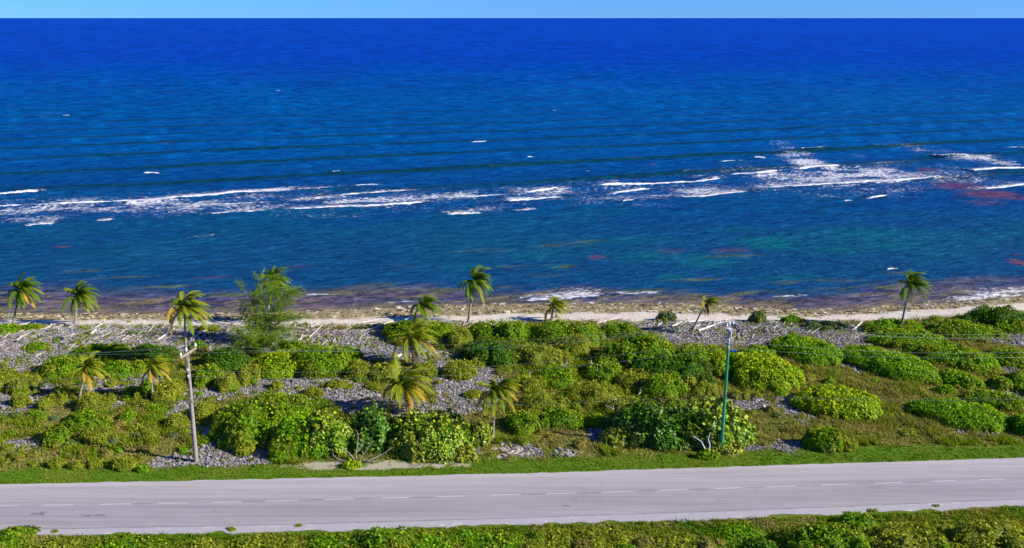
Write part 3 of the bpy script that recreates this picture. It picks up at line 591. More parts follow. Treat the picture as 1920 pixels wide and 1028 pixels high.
B(690, 745, 678, 722, 1.3, 'olive', 'olive bush left of the young leaning palm crown', leaf=.2, dens=56)
B(650, 700, 672, 716, 1.3, 'olive', 'tan-tipped olive bush at the right end of the large green thicket', leaf=.2, dens=56)
B(545, 672, 645, 712, 2.0, 'mid', 'large green dome thicket at centre left with a sunlit top', leaf=.24, dens=52)
B(475, 572, 655, 714, 1.5, 'lime', 'bright lime bush against the left side of the large green dome thicket', leaf=.24, dens=54)
B(520, 580, 638, 662, 1.2, 'mid', 'small green bush behind the large green dome thicket', leaf=.24, dens=50)
B(385, 465, 648, 700, 1.7, 'dark', 'dark green bush right of the timber pole top under the she-oak', leaf=.24, dens=50)
B(365, 420, 682, 728, 1.3, 'mid', 'bright green bush right of the timber pole, half way up', leaf=.24, dens=52)
B(405, 450, 696, 738, 1.3, 'olive', 'olive bush right of the timber pole beside the pale gravel', leaf=.2, dens=54)
B(445, 490, 680, 726, 1.3, 'olive', 'olive-green bush under the small she-oak', leaf=.2, dens=54)
B(355, 392, 640, 658, .9, 'bright', 'small bright green bush just behind the timber pole crossarm', leaf=.22, dens=56)
B(505, 532, 714, 734, .8, 'olive', 'small round cushion bush on rubble in front of the lime bush, leftmost of a pair', leaf=.16, dens=85, lump=.1)
B(568, 604, 722, 746, .9, 'olive', 'round cushion bush on rubble below the large dome thicket, rightmost of a pair', leaf=.16, dens=85, lump=.1)
B(570, 626, 745, 768, .8, 'mid', 'low flat green bush behind the roadside thicket', leaf=.2, dens=60)
B(605, 655, 712, 730, .6, 'olive', 'flat olive bush in the shade of the large dome thicket', leaf=.18, dens=60)
# left
B(-20, 48, 606, 628, .6, 'bright', 'creeping bright green plants at the foot of the leftmost palm', leaf=.22, dens=50)
B(40, 84, 608, 622, .5, 'mid', 'low shaded green plants right of the leftmost palm foot', leaf=.22, dens=50)
B(48, 90, 640, 660, .5, 'bright', 'little bright green patch alone on the left rubble', leaf=.2, dens=50)
B(130, 260, 642, 680, 1.2, 'mid', 'wide dark green thicket on the left behind the dull small palm', leaf=.24, dens=48)
B(230, 335, 645, 680, 1.1, 'dark', 'dark thicket left of the timber pole top', leaf=.24, dens=48)
B(70, 165, 668, 712, 1.5, 'mid', 'bright-topped green thicket left of the dull small palm', leaf=.24, dens=52)
B(190, 250, 678, 712, 1.2, 'bright', 'bright green bush between the dull small palm and the orange-tinged palm', leaf=.24, dens=54)
B(245, 280, 680, 705, .9, 'mid', 'small green bush touching the orange-tinged palm crown on its left', leaf=.22, dens=50)
B(20, 70, 700, 742, 1.2, 'olive', 'olive bush at far left above the black telephone line', leaf=.2, dens=54)
B(-25, 30, 688, 735, 1.2, 'olive', 'olive bush cut by the left frame edge', leaf=.2, dens=54)
B(20, 58, 738, 765, 1.0, 'olive', 'round olive cushion with a dark shadow at far left', leaf=.17, dens=70, lump=.1)
B(93, 138, 726, 758, 1.0, 'olive', 'round olive-green cushion left of the dull palm base', leaf=.18, dens=65)
B(70, 98, 748, 772, .8, 'olive', 'small olive cushion right of the far left rubble', leaf=.17, dens=65)
B(145, 205, 738, 778, 1.1, 'olive', 'olive bush in front of the dull small palm base', leaf=.18, dens=60)
B(192, 215, 735, 775, .9, 'olive', 'upright olive bush left of the dark rubble slot', leaf=.18, dens=60)
B(232, 262, 730, 748, .8, 'mid', 'small green bush left of the orange-tinged palm base', leaf=.2, dens=60)
B(258, 285, 712, 752, 1.3, 'mid', 'dark green bush at the orange-tinged palm base, left side', leaf=.22, dens=56)
B(290, 345, 706, 758, 1.4, 'olive', 'big olive-green bush between the orange-tinged palm and the timber pole', leaf=.2, dens=56)
B(225, 256, 768, 795, .7, 'mid', 'low bright green bush at the foot of the dark rubble slot', leaf=.2, dens=60)
B(270, 318, 755, 778, .6, 'mid', 'flat green bush below the orange-tinged palm', leaf=.2, dens=55)
B(310, 354, 775, 806, 1.0, 'olive', 'yellow-olive bush just left of the timber pole', leaf=.18, dens=60)
B(368, 405, 748, 795, 1.0, 'olive', 'straw-olive bush just right of the timber pole', leaf=.18, dens=60)
B(120, 205, 768, 815, 1.4, 'mid', 'spreading green shrub in the left foreground scrub', leaf=.22, dens=46, lump=.3)
B(80, 128, 798, 840, 1.2, 'mid', 'yellow-green shrub beside the pale gravel patch at left', leaf=.2, dens=54)
B(150, 205, 800, 836, 1.0, 'olive', 'olive shrub below the spreading green shrub at left', leaf=.2, dens=52)
B(255, 300, 802, 835, .8, 'olive', 'olive shrub in the dry grass left of the timber pole base', leaf=.18, dens=55)
B(90, 125, 858, 880, .7, 'olive', 'yellow cushion bush at the left verge, leftmost of three', leaf=.16, dens=80, lump=.1)
B(126, 160, 864, 882, .6, 'olive', 'yellow cushion bush at the left verge, middle one of three', leaf=.16, dens=80, lump=.1)
B(160, 192, 858, 880, .7, 'olive', 'yellow cushion bush at the left verge, rightmost of three', leaf=.16, dens=80, lump=.1)
B(208, 256, 858, 884, .8, 'olive', 'yellow-green cushion bush at the verge left of the grey rubble', leaf=.17, dens=75, lump=.1)
B(255, 280, 872, 888, .5, 'bright', 'tiny bright green bush at the verge touching the grey rubble', leaf=.18, dens=75, lump=.1)
# roadside thickets
B(402, 560, 738, 852, 2.1, 'mid', 'wide green thicket above the road right of the timber pole', leaf=.27, dens=46, lump=.28)
B(455, 590, 735, 800, 1.8, 'mid', 'back part of the roadside thicket, feathery mid-green crown', leaf=.24, dens=46, lump=.28)
B(508, 650, 770, 862, 2.3, 'bright', 'glossy green thicket left of the bare grey stems by the road', leaf=.29, dens=46, lump=.28)
r = B(560, 672, 772, 862, 2.5, 'grape', 'sea grape with round yellow-tipped leaves, left of the open bare stems', name='sea_grape', cat='sea grape', leaf=.36, dens=30, lump=.3, gloss=True, stems=6, under=.15)
r = B(655, 745, 766, 852, 2.4, 'dark', 'shaded dark leafy gap part between the two roadside sea grapes, over the bare stems', leaf=.3, dens=24, lump=.35, gloss=True, stems=5, under=.4)  # dark leaf palette paints in the shade of the gap
r = B(718, 905, 768, 866, 2.6, 'grape', 'largest sea grape, a dome of round yellow-green leaves beside the road', name='sea_grape', cat='sea grape', leaf=.36, dens=34, lump=.2, gloss=True, stems=6)
r = B(1143, 1320, 755, 846, 2.4, 'dark', 'dark sea grape, left of the green pole base', name='sea_grape', cat='sea grape', leaf=.34, dens=36, lump=.3, gloss=True, stems=5)
r = B(1262, 1417, 752, 852, 2.9, 'grape', 'sea grape around the green pole base, with a pale trunk showing', name='sea_grape', cat='sea grape', leaf=.36, dens=30, lump=.25, gloss=True, stems=6, under=.3)
r = B(505, 545, 848, 868, .7, 'bright', 'tiny bright green seedling bush at the front of the roadside thicket')
r = B(640, 675, 864, 880, .5, 'lime', 'low leafy sprout in front of the bare grey stems', leaf=.3)
r = B(1305, 1345, 846, 862, .7, 'mid', 'small leafy sprout in front of the pale sea grape trunk', leaf=.3)
# foreground hedge below the road
fg = [(-30, 60, 985, 1040, .9, 'mid', 'green bank plants in the bottom left corner'), (60, 150, 1006, 1060, .8, 'olive', 'olive weeds on the bank just right of the bottom left corner'),
 (160, 330, 1000, 1060, .9, 'mid', 'dense green bank plants at bottom left under the road'), (330, 430, 1004, 1060, .9, 'olive', 'yellow-flecked bank plants at the bottom, under the small dirt spot on the shoulder'),
 (425, 560, 1000, 1050, .9, 'olive', 'olive bank bushes left of the tallest centre bank bush'), (560, 690, 996, 1050, 1.0, 'mid', 'green bank bushes left of centre at the bottom'),
 (680, 780, 983, 1040, 1.3, 'mid', 'tallest bank bush near the bottom centre touching the shoulder'), (760, 860, 992, 1045, 1.1, 'bright', 'bright green bank bush right of the tallest bank bush'),
 (850, 1000, 988, 1045, 1.0, 'mid', 'deep green bank plants at the bottom centre'), (1000, 1080, 990, 1040, .9, 'olive', 'olive bank tuft right of bottom centre'),
 (1080, 1190, 985, 1035, 1.0, 'olive', 'yellow-green bank bush below the road right of centre'), (1340, 1430, 976, 1020, .8, 'bright', 'bright grassy bank clump below the road'),
 (1465, 1640, 972, 1065, 1.8, 'mid', 'tall green bush in the lower right foreground, left one'), (1560, 1640, 962, 1000, 1.2, 'bright', 'bright leafy bush at the shoulder edge, lower right'),
 (1630, 1790, 975, 1060, 1.6, 'olive', 'yellow-green bush in the lower right foreground, middle one'), (1780, 1950, 972, 1060, 1.6, 'olive', 'yellow-green bush filling the bottom right corner'),
 (1200, 1330, 1000, 1050, .8, 'olive', 'dull olive bank plants at the bottom right of centre'), (1390, 1480, 1005, 1060, 1.3, 'dark', 'dark bush at the bottom left of the tall foreground bush')]
for x0, x1, a0, b0, h, pl_, lb in fg: B(x0, x1, a0, b0, h*(.45 if x0 < 1450 and x0 != 680 else .8), pl_, lb, leaf=.22, dens=48, lump=.35)

# ------------------------------------------------------------------ palms
def palm(base, crown, L, n, label, seed, dead=0, yellow=.25, wind=.55, upright=.0, bend=.1, tr=.15, trunkcol=(.27, .24, .20), droop=.2):
    rng = np.random.RandomState(seed); b3 = gp(*base); b3[2] = float(terr(b3[0:1], b3[1:2])[0])
    c3 = at_depth(crown[0], crown[1], b3[1]+rng.uniform(-.2, .2)); v = c3-b3
    root = empty('palm_tree', b3, label, 'palm tree', 'coconut palms along the shore')
    tt = np.linspace(0, 1, 18)[:, None]; mid_ = v*np.array([.5-bend, .5, .55]); P = 2*tt*(1-tt)*mid_+tt*tt*v
    rad = tr*(1-.45*tt[:, 0])*(1+.55*np.exp(-tt[:, 0]*14)); rad = rad*(1+.06*np.sin(np.arange(18)*2.9))
    mb = MB(); tube(mb, P, rad, 8, trunkcol, rough=.06, seed=seed); mb.build('trunk', M_BARK, root)
    def frond(mb, a, e, l, ca, cb, g, wd, ldn=.5, wid=.07):
        d = np.array([cos(a)*cos(e), sin(a)*cos(e), sin(e)]); m_ = 26; st_ = l/m_; p_ = v.copy(); pts = [p_]; ds_ = []
        for k in range(m_):
            f = k/m_
            d = d+np.array([wd*.075*(.3+f), 0, -g*.10*(.4+1.3*f)]); d = d/np.linalg.norm(d); p_ = p_+d*st_; pts.append(p_); ds_.append(d)
        pts = np.array(pts); ds_ = np.array(ds_); tube(mb, pts[::3], np.linspace(.03, .008, len(pts[::3])), 4, np.array(cb)*.9, cap=False)
        m2 = 44; q = np.linspace(.10, .99, m2); idx = q*m_; i0 = np.minimum(idx.astype(int), m_-1); fr = (idx-i0)[:, None]
        pp = pts[i0]*(1-fr)+pts[i0+1]*fr; dd_ = ds_[i0]
        side = unit(np.cross(dd_, np.array([0, 0, 1.])+0*dd_+1e-3)); prof = np.clip(np.sin(pi*np.clip(q*.9+.12, 0, 1))**.6, .25, 1)
        for s in (-1, 1):
            ld = unit(side*s*.8+dd_*.65+np.array([wd*.45, 0, -ldn])+rng.normal(0, .10, (m2, 3)))
            ln = (l*.20*prof*rng.uniform(.8, 1.15, m2))[:, None]
            tip = pp+ld*ln; tip[:, 2] -= (ln[:, 0]**2)*.18; md = pp+ld*ln*.5; wv = unit(dd_)*wid*.5
            V = np.stack([pp-wv, pp+wv, md+wv*1.1, md-wv*1.1, tip], 1); k5 = np.arange(m2)*5
            tcol = np.clip(rng.uniform(0, .5, m2)+q*.4, 0, 1)[:, None]; C = np.array(ca)*(1-tcol)+np.array(cb)*tcol
            C5 = np.repeat(C, 5, 0); Vr = V.reshape(-1, 3)
            mb.add(Vr, np.stack([k5, k5+1, k5+2, k5+3], 1), C5)
            mb.add(Vr, np.stack([k5+3, k5+2, k5+4], 1), C5)
    mb = MB(); G1, G2 = (.06, .16, .006), (.22, .34, .010); Y1, Y2 = (.13, .20, .006), (.34, .36, .015); O1, O2 = (.38, .24, .015), (.52, .40, .05)
    for k in range(n):
        a = k*2.399+rng.uniform(-.3, .3); a = a-(.28+.22*wind)*sin(a); lev = k/max(n-1, 1)     # 0 lowest .. 1 newest
        e = -.3+lev*1.75+rng.uniform(-.3, .3)+upright
        yq = rng.uniform(0, 1)
        if lev < .4 and yq < yellow*.8: ca, cb = O1, O2
        elif yq < yellow*1.3 or (lev < .2 and yq < .45): ca, cb = Y1, Y2
        else: ca, cb = np.array(G1)*(1-.3*lev), np.array(G2)*(1-.35*lev)
        frond(mb, a, e, L*rng.uniform(.7, 1.08)*(1-.12*lev), ca, cb, (.62+droop*1.5*(1-lev)), wind*(.7+1.2*lev))
    for k in range(5):                                        # coconuts and boot fibre at the crown's heart
        a = rng.uniform(0, 6.28); c = v+np.array([cos(a)*.2, sin(a)*.2, -.18])
        tube(mb, [c+[0, 0, .13], c+[0, 0, .06], c-[0, 0, .06], c-[0, 0, .13]], [.03, .11, .11, .03], 6, (.22, .18, .05))
    mb.build('crown', M_LEAF, root)
    if dead:
        mb = MB()
        for k in range(dead):
            a = rng.uniform(-1.2, 1.2) if k % 3 else rng.uniform(0, 6.28)
            frond(mb, a, -.9+rng.uniform(-.3, .2), L*rng.uniform(.6, .9), (.26, .17, .10), (.40, .29, .19), 2.4, wind*.3, .9, .05)
        mb.build('dead_fronds', M_LEAF, root)
    return root
palm((25, 608), (40, 545), 3.33, 33, 'leftmost shoreline palm with dark trunk leaning right at the left frame edge', 1, dead=2, yellow=.12, droop=.35)
palm((140, 610), (148, 556), 2.99, 31, 'second shoreline palm from the left, short pale trunk before the white sand', 2, yellow=.15)
palm((351, 694), (346, 578), 3.45, 33, 'palm standing right behind the timber pole, dark trunk, crown over the beach', 3, yellow=.5)
palm((500, 606), (512, 530), 3.22, 31, 'palm mostly hidden behind the feathery she-oak, only its crown top showing', 4, yellow=.12)
palm((878, 606), (890, 528), 3.45, 33, 'tallest slender shoreline palm at the centre, grey straight trunk on the sand', 5, dead=2, yellow=.08, droop=.35)
palm((792, 626), (793, 574), 2.99, 27, 'windblown palm behind the brown-skirted palm, yellowish left frond', 6, yellow=.15, wind=.8)
palm((775, 686), (772, 632), 3.68, 31, 'stout palm with long brown dead fronds trailing to the right', 7, dead=14, yellow=.75, wind=.7)
palm((747, 776), (757, 724), 3.68, 31, 'young palm behind the largest sea grape, one bright yellow frond hanging down', 8, dead=6, yellow=.8, wind=.4)
palm((924, 824), (930, 735), 2.88, 31, 'thin-trunked palm in the centre scrub nearest the road, no sand behind', 9, yellow=.5, wind=.45, tr=.11, droop=.3)
palm((1033, 604), (1038, 574), 2.53, 27, 'small squat windblown palm at the back of the beach, centre', 10, yellow=.55, wind=1.0)
palm((1296, 627), (1325, 568), 2.30, 20, 'bare leaning palm with a brown dead skirt and fronds blown hard right', 11, dead=12, yellow=.5, wind=1.9, upright=.15, bend=.12, tr=.12)
palm((1688, 622), (1706, 533), 3.22, 31, 'palm leaning right above the right-hand green mounds, one long brown frond hanging', 12, dead=3, yellow=.05, wind=1.3, trunkcol=(.17, .16, .17))
palm((149, 748), (163, 690), 2.53, 22, 'dull sparse young palm in the left scrub with a pale bent trunk', 13, yellow=.7, wind=.4, tr=.12)
palm((286, 752), (285, 690), 2.64, 25, 'small palm with orange-tinged lower fronds in the left scrub', 14, dead=1, yellow=1., wind=.6, tr=.12)

# ------------------------------------------------------------------ she-oaks
def sheoak(base, tops, label, seed, sc_=1.):
    rng = np.random.RandomState(seed); b3 = gp(*base); root = empty('she_oak', b3, label, 'she-oak', 'feathery she-oaks by the shore')
    tb = MB(); fb = MB()
    for (px, py, r0) in tops:
        v = at_depth(px, py, b3[1]+rng.uniform(-.6, .6))-b3
        tt = np.linspace(0, 1, 10)[:, None]; mid_ = v*np.array([.25, .5, .55])+rng.normal(0, .12, 3); P = 2*tt*(1-tt)*mid_+tt*tt*v
        tube(tb, P, np.linspace(r0, .02, 10), 7, (.21, .18, .15), rough=.08, seed=seed)
        nb_ = int(15*sc_+5)
        for k in range(nb_):
            f = rng.uniform(.22, 1.); i0 = min(int(f*9), 8); s = P[i0]+(P[i0+1]-P[i0])*(f*9-i0)
            a = rng.uniform(0, 2*pi); l = (1.0+1.5*(1-abs(f-.5)))*sc_*rng.uniform(.6, 1.1)
            d = unit(np.array([cos(a)+.45, sin(a)*.9, .35+rng.uniform(-.2, .5)])); q = np.linspace(0, 1, 5)[:, None]
            Q = s+d*l*q+np.array([.25, 0, -.12])*q**2*l; tube(tb, Q, np.linspace(.035, .008, 5), 4, (.16, .17, .08), cap=False)
            m_ = 60; g_ = rng.uniform(.15, 1, m_); pp = s+d*l*g_[:, None]+np.array([.25, 0, -.12])*(g_**2)[:, None]*l+rng.normal(0, .13, (m_, 3))
            ld = unit(d*.7+np.array([.5, 0, .1])+rng.normal(0, .45, (m_, 3))); ln = rng.uniform(.22, .5, (m_, 1)); tip = pp+ld*ln; tip[:, 2] -= .10
            wv = unit(np.cross(ld, rng.normal(0, 1, (m_, 3))))*.028
            V = np.stack([pp-wv, pp+wv, tip+wv*.4, tip-wv*.4], 1)
            C = np.array([.10, .19, .014])+np.array([.14, .17, .0])*np.clip(rng.uniform(-.2, 1, (m_, 1))*.6+rng.uniform(0, .4), 0, 1)
            fb.add(V.reshape(-1, 3), np.arange(m_*4).reshape(-1, 4), np.repeat(C, 4, 0))
    tb.build('trunk', M_BARK, root); fb.build('crown', M_LEAF, root)
sheoak((487, 645), [(492, 520, .13), (536, 545, .10), (462, 548, .09), (548, 592, .06), (512, 540, .08), (450, 590, .06)], 'tall feathery tree with pale green wispy branches standing before the beach at left centre', 21, 1.25)
sheoak((455, 672), [(450, 620, .07), (500, 632, .05), (540, 628, .05), (470, 640, .05)], 'small low wispy tree in front of the tall feathery one', 22, .85)

# ------------------------------------------------------------------ utility poles and wires
def upole(base, top, label, col, r0, r1, parts):
    b3 = gp(*base); v = at_depth(top[0], top[1], b3[1])-b3; root = empty('utility_pole', b3, label, 'utility pole')
    mb = MB(); tt = np.linspace(0, 1, 14)[:, None]; tube(mb, v*tt, np.linspace(r0, r1, 14), 12, col)
    mb.build('pole', M_WOOD if parts == 'wood' else M_METAL, root, smooth=False); return b3, v, root
b1, v1, pr_ = upole((368, 866), (351, 660), 'bare grey timber utility pole with a crossarm, standing on grey rubble at left', (.26, .235, .21), .19, .12, 'wood')
ins = []
d_ = np.array([cos(.42), sin(.42)*1.0, 0]);                      # the crossarm is skewed to the road
armc = v1+np.array([0, -.16, -.12]); mb = MB()
arm_l, arm_r = at_depth(340, 670, b1[1]-.5)-b1, at_depth(369, 651, b1[1]+.3)-b1
ax = arm_r-arm_l; mb = MB()
ang = math.atan2(ax[1], ax[0]); box(mb, (arm_l+arm_r)/2+np.array([0, -.14, 0]), (np.linalg.norm(ax), .12, .15), (.40, .30, .24), ang, -math.atan2(ax[2], np.hypot(ax[0], ax[1])))
mb.build('crossarm', M_WOOD, pr_)
for s in (arm_l*.7+arm_r*.3, arm_l*.3+arm_r*.7):
    mb = MB(); tube(mb, [s+np.array([0, -.14, -.05]), v1*.925+np.array([0, -.12, 0])], .025, 5, (.45, .40, .35)); mb.build('brace', M_METAL, pr_)
def insulator(p, root, s=1.):
    mb = MB(); z = [0, .10, .12, .17, .19, .24, .26, .32]; r = [.02, .02, .085, .06, .085, .05, .06, .02]
    tube(mb, [p+np.array([0, 0, k*s]) for k in z], np.array(r)*s, 10, (.62, .68, .78)); mb.build('insulator', M_CERAM, root)
for s in (arm_l*.97+arm_r*.03, v1*1.0, arm_l*.03+arm_r*.97):
    q = s+np.array([0, -.14 if s is not v1 else 0, .06]); insulator(q, pr_, 1.15); ins.append(b1+q+np.array([0, 0, .33]))
for yy in (692, 704):
    q = at_depth(351, yy, b1[1])-b1; q = v1*(q[2]/v1[2])+np.array([-.0, -.2, 0]); mb = MB()
    tube(mb, [q+[0, 0, -.1], q+[0, 0, .1]], .07, 8, (.55, .55, .55)); mb.build('spool', M_CERAM, pr_); ins.append(b1+q)
for yy in (748, 751.5):
    q = at_depth(351, yy, b1[1])-b1; q = v1*(q[2]/v1[2])+np.array([0, -.2, 0]); mb = MB()
    box(mb, q, (.10, .12, .14), (.12, .12, .12)); mb.build('clamp', M_METAL, pr_); ins.append(b1+q)
b2, v2, p2 = upole((1352, 850), (1366, 645), 'green painted utility pole rising from the sea grape, with a bare grey upper section', (.015, .25, .10), .16, .125, 'metal')
tp = at_depth(1367.5, 612, b2[1])-b2
mb = MB(); tube(mb, [v2-(tp-v2)*.02, v2+(tp-v2)*.5, tp], [.10, .095, .09], 10, (.36, .37, .42)); mb.build('upper_section', M_WOOD, p2)
mb = MB(); tube(mb, [v2*.955, v2*.965], .15, 12, (.45, .22, .10)); mb.build('rusty_band', M_METAL, p2)
mb = MB(); q = tp*.985; box(mb, q+np.array([0, -.06, 0]), (.62, .10, .10), (.45, .47, .55), .5, .35); mb.build('bracket', M_METAL, p2)
mb = MB(); q = tp*.945+np.array([.13, -.1, 0]); tube(mb, [q-[0, 0, .28], q+[0, 0, .28]], .09, 8, (.45, .48, .58)); mb.build('cutout_switch', M_CERAM, p2)
ins2 = []
for off in ((-.22, -.05, -.06), (0, 0, .06), (.30, .0, .12)):
    q = tp+np.array(off); insulator(q, p2, 1.1); ins2.append(b2+q+np.array([0, 0, .33]))
for yy in (637, 650):
    q = at_depth(1366, yy, b2[1])-b2; q = tp*(q[2]/tp[2])+np.array([0, -.19, 0]); mb = MB(); tube(mb, [q+[0, 0, -.1], q+[0, 0, .1]], .07, 8, (.55, .55, .55)); mb.build('spool', M_CERAM, p2); ins2.append(b2+q)
for yy in (738, 741):
    q = at_depth(1360, yy, b2[1])-b2; q = v2*(q[2]/v2[2])+np.array([0, -.2, 0]); mb = MB(); box(mb, q, (.10, .12, .14), (.12, .12, .12)); mb.build('clamp', M_METAL, p2); ins2.append(b2+q)
LN = [('highest power wire over the scrub, fixed to the seaward arm tip', .55), ('power wire fixed to the very top of the timber pole', .55), ('power wire fixed to the roadside arm tip', .55),
      ('upper of the two thin wires below the crossarm', .75), ('lower of the two thin wires below the crossarm', .8), ('upper black telephone cable half way up the poles', 1.0), ('lower black telephone cable half way up the poles', 1.15)]
PR = (626, 634, 640, 661, 670, 745, 749); PL = (664, 668, 674, 716, 726, 768, 771); PM = (640, 648, 652, 684, 697, 756, 759)
def span(a, b_, px, py):                                      # sag of a span read off one sighting of the wire
    f = 0.5; q = None
    for _ in range(12):
        q = at_depth(px, py, a[1]+(b_[1]-a[1])*f); f = (q[0]-a[0])/(b_[0]-a[0])
    z = a[2]+(b_[2]-a[2])*f; sg = float(np.clip((z-q[2])/(4*f*(1-f)), .05, 1.8)); s = np.linspace(0, 1, 40)[:, None]
    return a*(1-s)+b_*s-np.array([0, 0, 1.])*4*sg*s*(1-s)
for k, (lb, _) in enumerate(LN):
    a, b_ = ins[k], ins2[k]; mb = MB(); dv = np.array([45., 1.7, 0])
    left = span(a-dv, a, 0, PL[k]); mid = span(a, b_, 960, PM[k]); right = span(b_, b_+dv, 1918, PR[k])
    cl = (.12, .20, .17) if k < 5 else (.02, .02, .02)
    tube(mb, np.vstack([left, mid[1:], right[1:]]), .009 if k < 5 else .014, 5, cl)
    o_ = mb.build('power_line' if k < 5 else 'telephone_cable', M_WIRE); tag(o_, lb, 'wire' if k < 5 else 'cable', 'overhead lines along the road')

# ------------------------------------------------------------------ driftwood, dead branches, stumps
def log(x0, y0, x1, y1, r, label, col=(.36, .33, .30), name='driftwood_log', seed=0, br=0, z=.12, bendy=.06):
    a = gp(x0, y0); b_ = gp(x1, y1); a[2] = z; b_[2] = z+.15; rng = np.random.RandomState(int(x0+y0)); l = np.linalg.norm(b_-a)
    s = np.linspace(0, 1, 8)[:, None]; P = a*(1-s)+b_*s+rng.normal(0, bendy*l*.12, (8, 3))*np.array([1, 1, .2]); P[:, 2] = np.maximum(P[:, 2], r*.6)
    mb = MB(); tube(mb, P, r*np.linspace(1.1, .6, 8)*rng.uniform(.85, 1.1, 8), 7, col, rough=.08, seed=seed)
    root = tag(mb.build(name, M_WOOD, origin=a), label, 'driftwood' if name != 'dead_branch' else 'dead branch', 'driftwood strewn behind the beach' if name != 'dead_branch' else None)
    for k in range(br):
        i0 = rng.randint(2, 7); d = unit(rng.normal(0, 1, 3)); d[2] = abs(d[2])*.7+.2; e = P[i0]+d*l*rng.uniform(.15, .35)
        m2 = MB(); tube(m2, [P[i0]-a, (P[i0]+e)/2-a+rng.normal(0, .05, 3), e-a], [r*.5, r*.35, r*.12], 5, col); m2.build('branch', M_WOOD, root)
    return root
log(719, 685, 753, 669, .22, 'thick pale plank-like log on rubble left of the brown-skirted palm', (.60, .54, .48), bendy=.01)
log(296, 640, 328, 619, .11, 'long straight pale pole lying left of the timber pole top', (.58, .53, .47), bendy=.01)
log(357, 638, 386, 623, .12, 'straight pale pole lying just right of the crossarm', (.55, .48, .38), bendy=.01)
log(171, 628, 181, 622, .14, 'short white log end in the left wood debris', (.62, .6, .58), bendy=.01)
log(228, 640, 242, 633, .09, 'short pale stick between the two left palms and the timber pole')
log(276, 627, 290, 613, .08, 'thin grey stick, leftmost of a fan of sticks'); log(300, 622, 312, 610, .08, 'thin grey stick, rightmost of a fan of sticks')
log(316, 618, 329, 612, .12, 'short grey log above the long straight pole')
log(580, 634, 606, 613, .10, 'thin leaning stick right of the feathery tree'); log(583, 616, 600, 606, .10, 'short pale stick against the sand right of the feathery tree')
log(690, 622, 735, 606, .14, 'long pale log slanting at the sand edge, centre left', (.58, .52, .45)); log(672, 608, 712, 603, .12, 'low pale log along the sand edge', (.62, .56, .50)); log(692, 624, 720, 616, .09, 'thin slanting stick below the sand edge log')
log(889, 622, 902, 607, .12, 'upturned grey root stick right of the slender central palm', br=3); log(915, 612, 932, 610, .14, 'pale log beside the dark stump at the thicket edge', (.6, .56, .52))
log(1100, 612, 1160, 600, .13, 'long weathered log on the upper beach, centre right', (.55, .50, .44)); log(1110, 604, 1150, 603, .10, 'thin pale log lying along the beach above the thicket', (.6, .55, .5))
log(1260, 614, 1279, 607, .12, 'short pale log left of the bare leaning palm', (.6, .56, .54)); log(1310, 622, 1356, 607, .13, 'pale fallen trunk right of the bare leaning palm', (.62, .58, .60), br=3)
log(1350, 608, 1386, 611, .12, 'crooked white driftwood trunk behind the green pole top', (.42, .40, .42), br=4, bendy=.2); log(1376, 607, 1397, 630, .10, 'grey curved branch right of the green pole top', (.32, .28, .33), bendy=.15)
log(1300, 618, 1312, 612, .16, 'grey stump log at the foot of the bare leaning palm', br=3); log(1600, 620, 1615, 608, .12, 'pale stick on the dark rubble left of the right-hand mounds', (.62, .58, .52)); log(1598, 620, 1620, 619, .11, 'short horizontal pale log on the dark rubble left of the right-hand mounds', (.62, .58, .52))
log(100, 618, 128, 610, .11, 'grey root log left of the second shoreline palm', br=3); log(126, 612, 150, 611, .10, 'grey log lying at the foot of the second shoreline palm', (.35, .32, .32)); log(108, 634, 122, 638, .2, 'dark grey log on the left rubble', (.20, .19, .21))
log(380, 636, 392, 612, .09, 'thin dark stick right of the crossarm on rubble', (.25, .22, .22)); log(505, 612, 575, 622, .12, 'reddish brown log under the feathery tree', (.38, .28, .20)); log(1290, 606, 1330, 604, .10, 'white sun-bleached log on the sand edge', (.68, .64, .6))
log(735, 612, 768, 600, .10, 'pale log leading up to the sand behind the skirted palm', (.58, .53, .47)); log(835, 660, 868, 668, .06, 'reddish twig log on rubble left of the dark thicket', (.40, .30, .24)); log(720, 778, 745, 766, .07, 'brown branch on rubble left of the young yellow palm', (.36, .28, .22))
def snag(pts, r, label, col=(.60, .56, .54), Y=None, br=3):
    b3 = gp(*pts[0]); P = np.array([at_depth(x, y, b3[1]+.15*i)-b3 for i, (x, y) in enumerate(pts)]); P[0] = 0
    rng = np.random.RandomState(int(pts[0][0])); mb = MB(); tube(mb, P, np.linspace(r, r*.4, len(P)), 6, col, rough=.1)
    root = tag(mb.build('dead_branch', M_WOOD, origin=b3), label, 'dead branch')
    for k in range(br):
        s = P[rng.randint(1, len(P))]; e = s+rng.normal(0, .35, 3)+[0, 0, .35]; m2 = MB(); tube(m2, [s, (s+e)/2+rng.normal(0, .06, 3), e], [r*.5, r*.35, r*.15], 5, col); m2.build('twig', M_WOOD, root)
def lift(pts): return pts
snag([(1056, 712), (1056, 690), (1059, 676), (1063, 667)], .08, 'bare white upright stick in the middle of the thicket')
snag([(1122, 715), (1119, 696), (1110, 682), (1104, 677), (1094, 681)], .08, 'bare forked fallen branch standing out of the thicket right of the white stick')
snag([(1200, 765), (1196, 745), (1198, 738), (1214, 738)], .07, 'bent bare grey twig in the bush above the dark sea grape')
snag([(1150, 785), (1151, 768), (1157, 750)], .05, 'thin bare twig rising left of the dark sea grape')
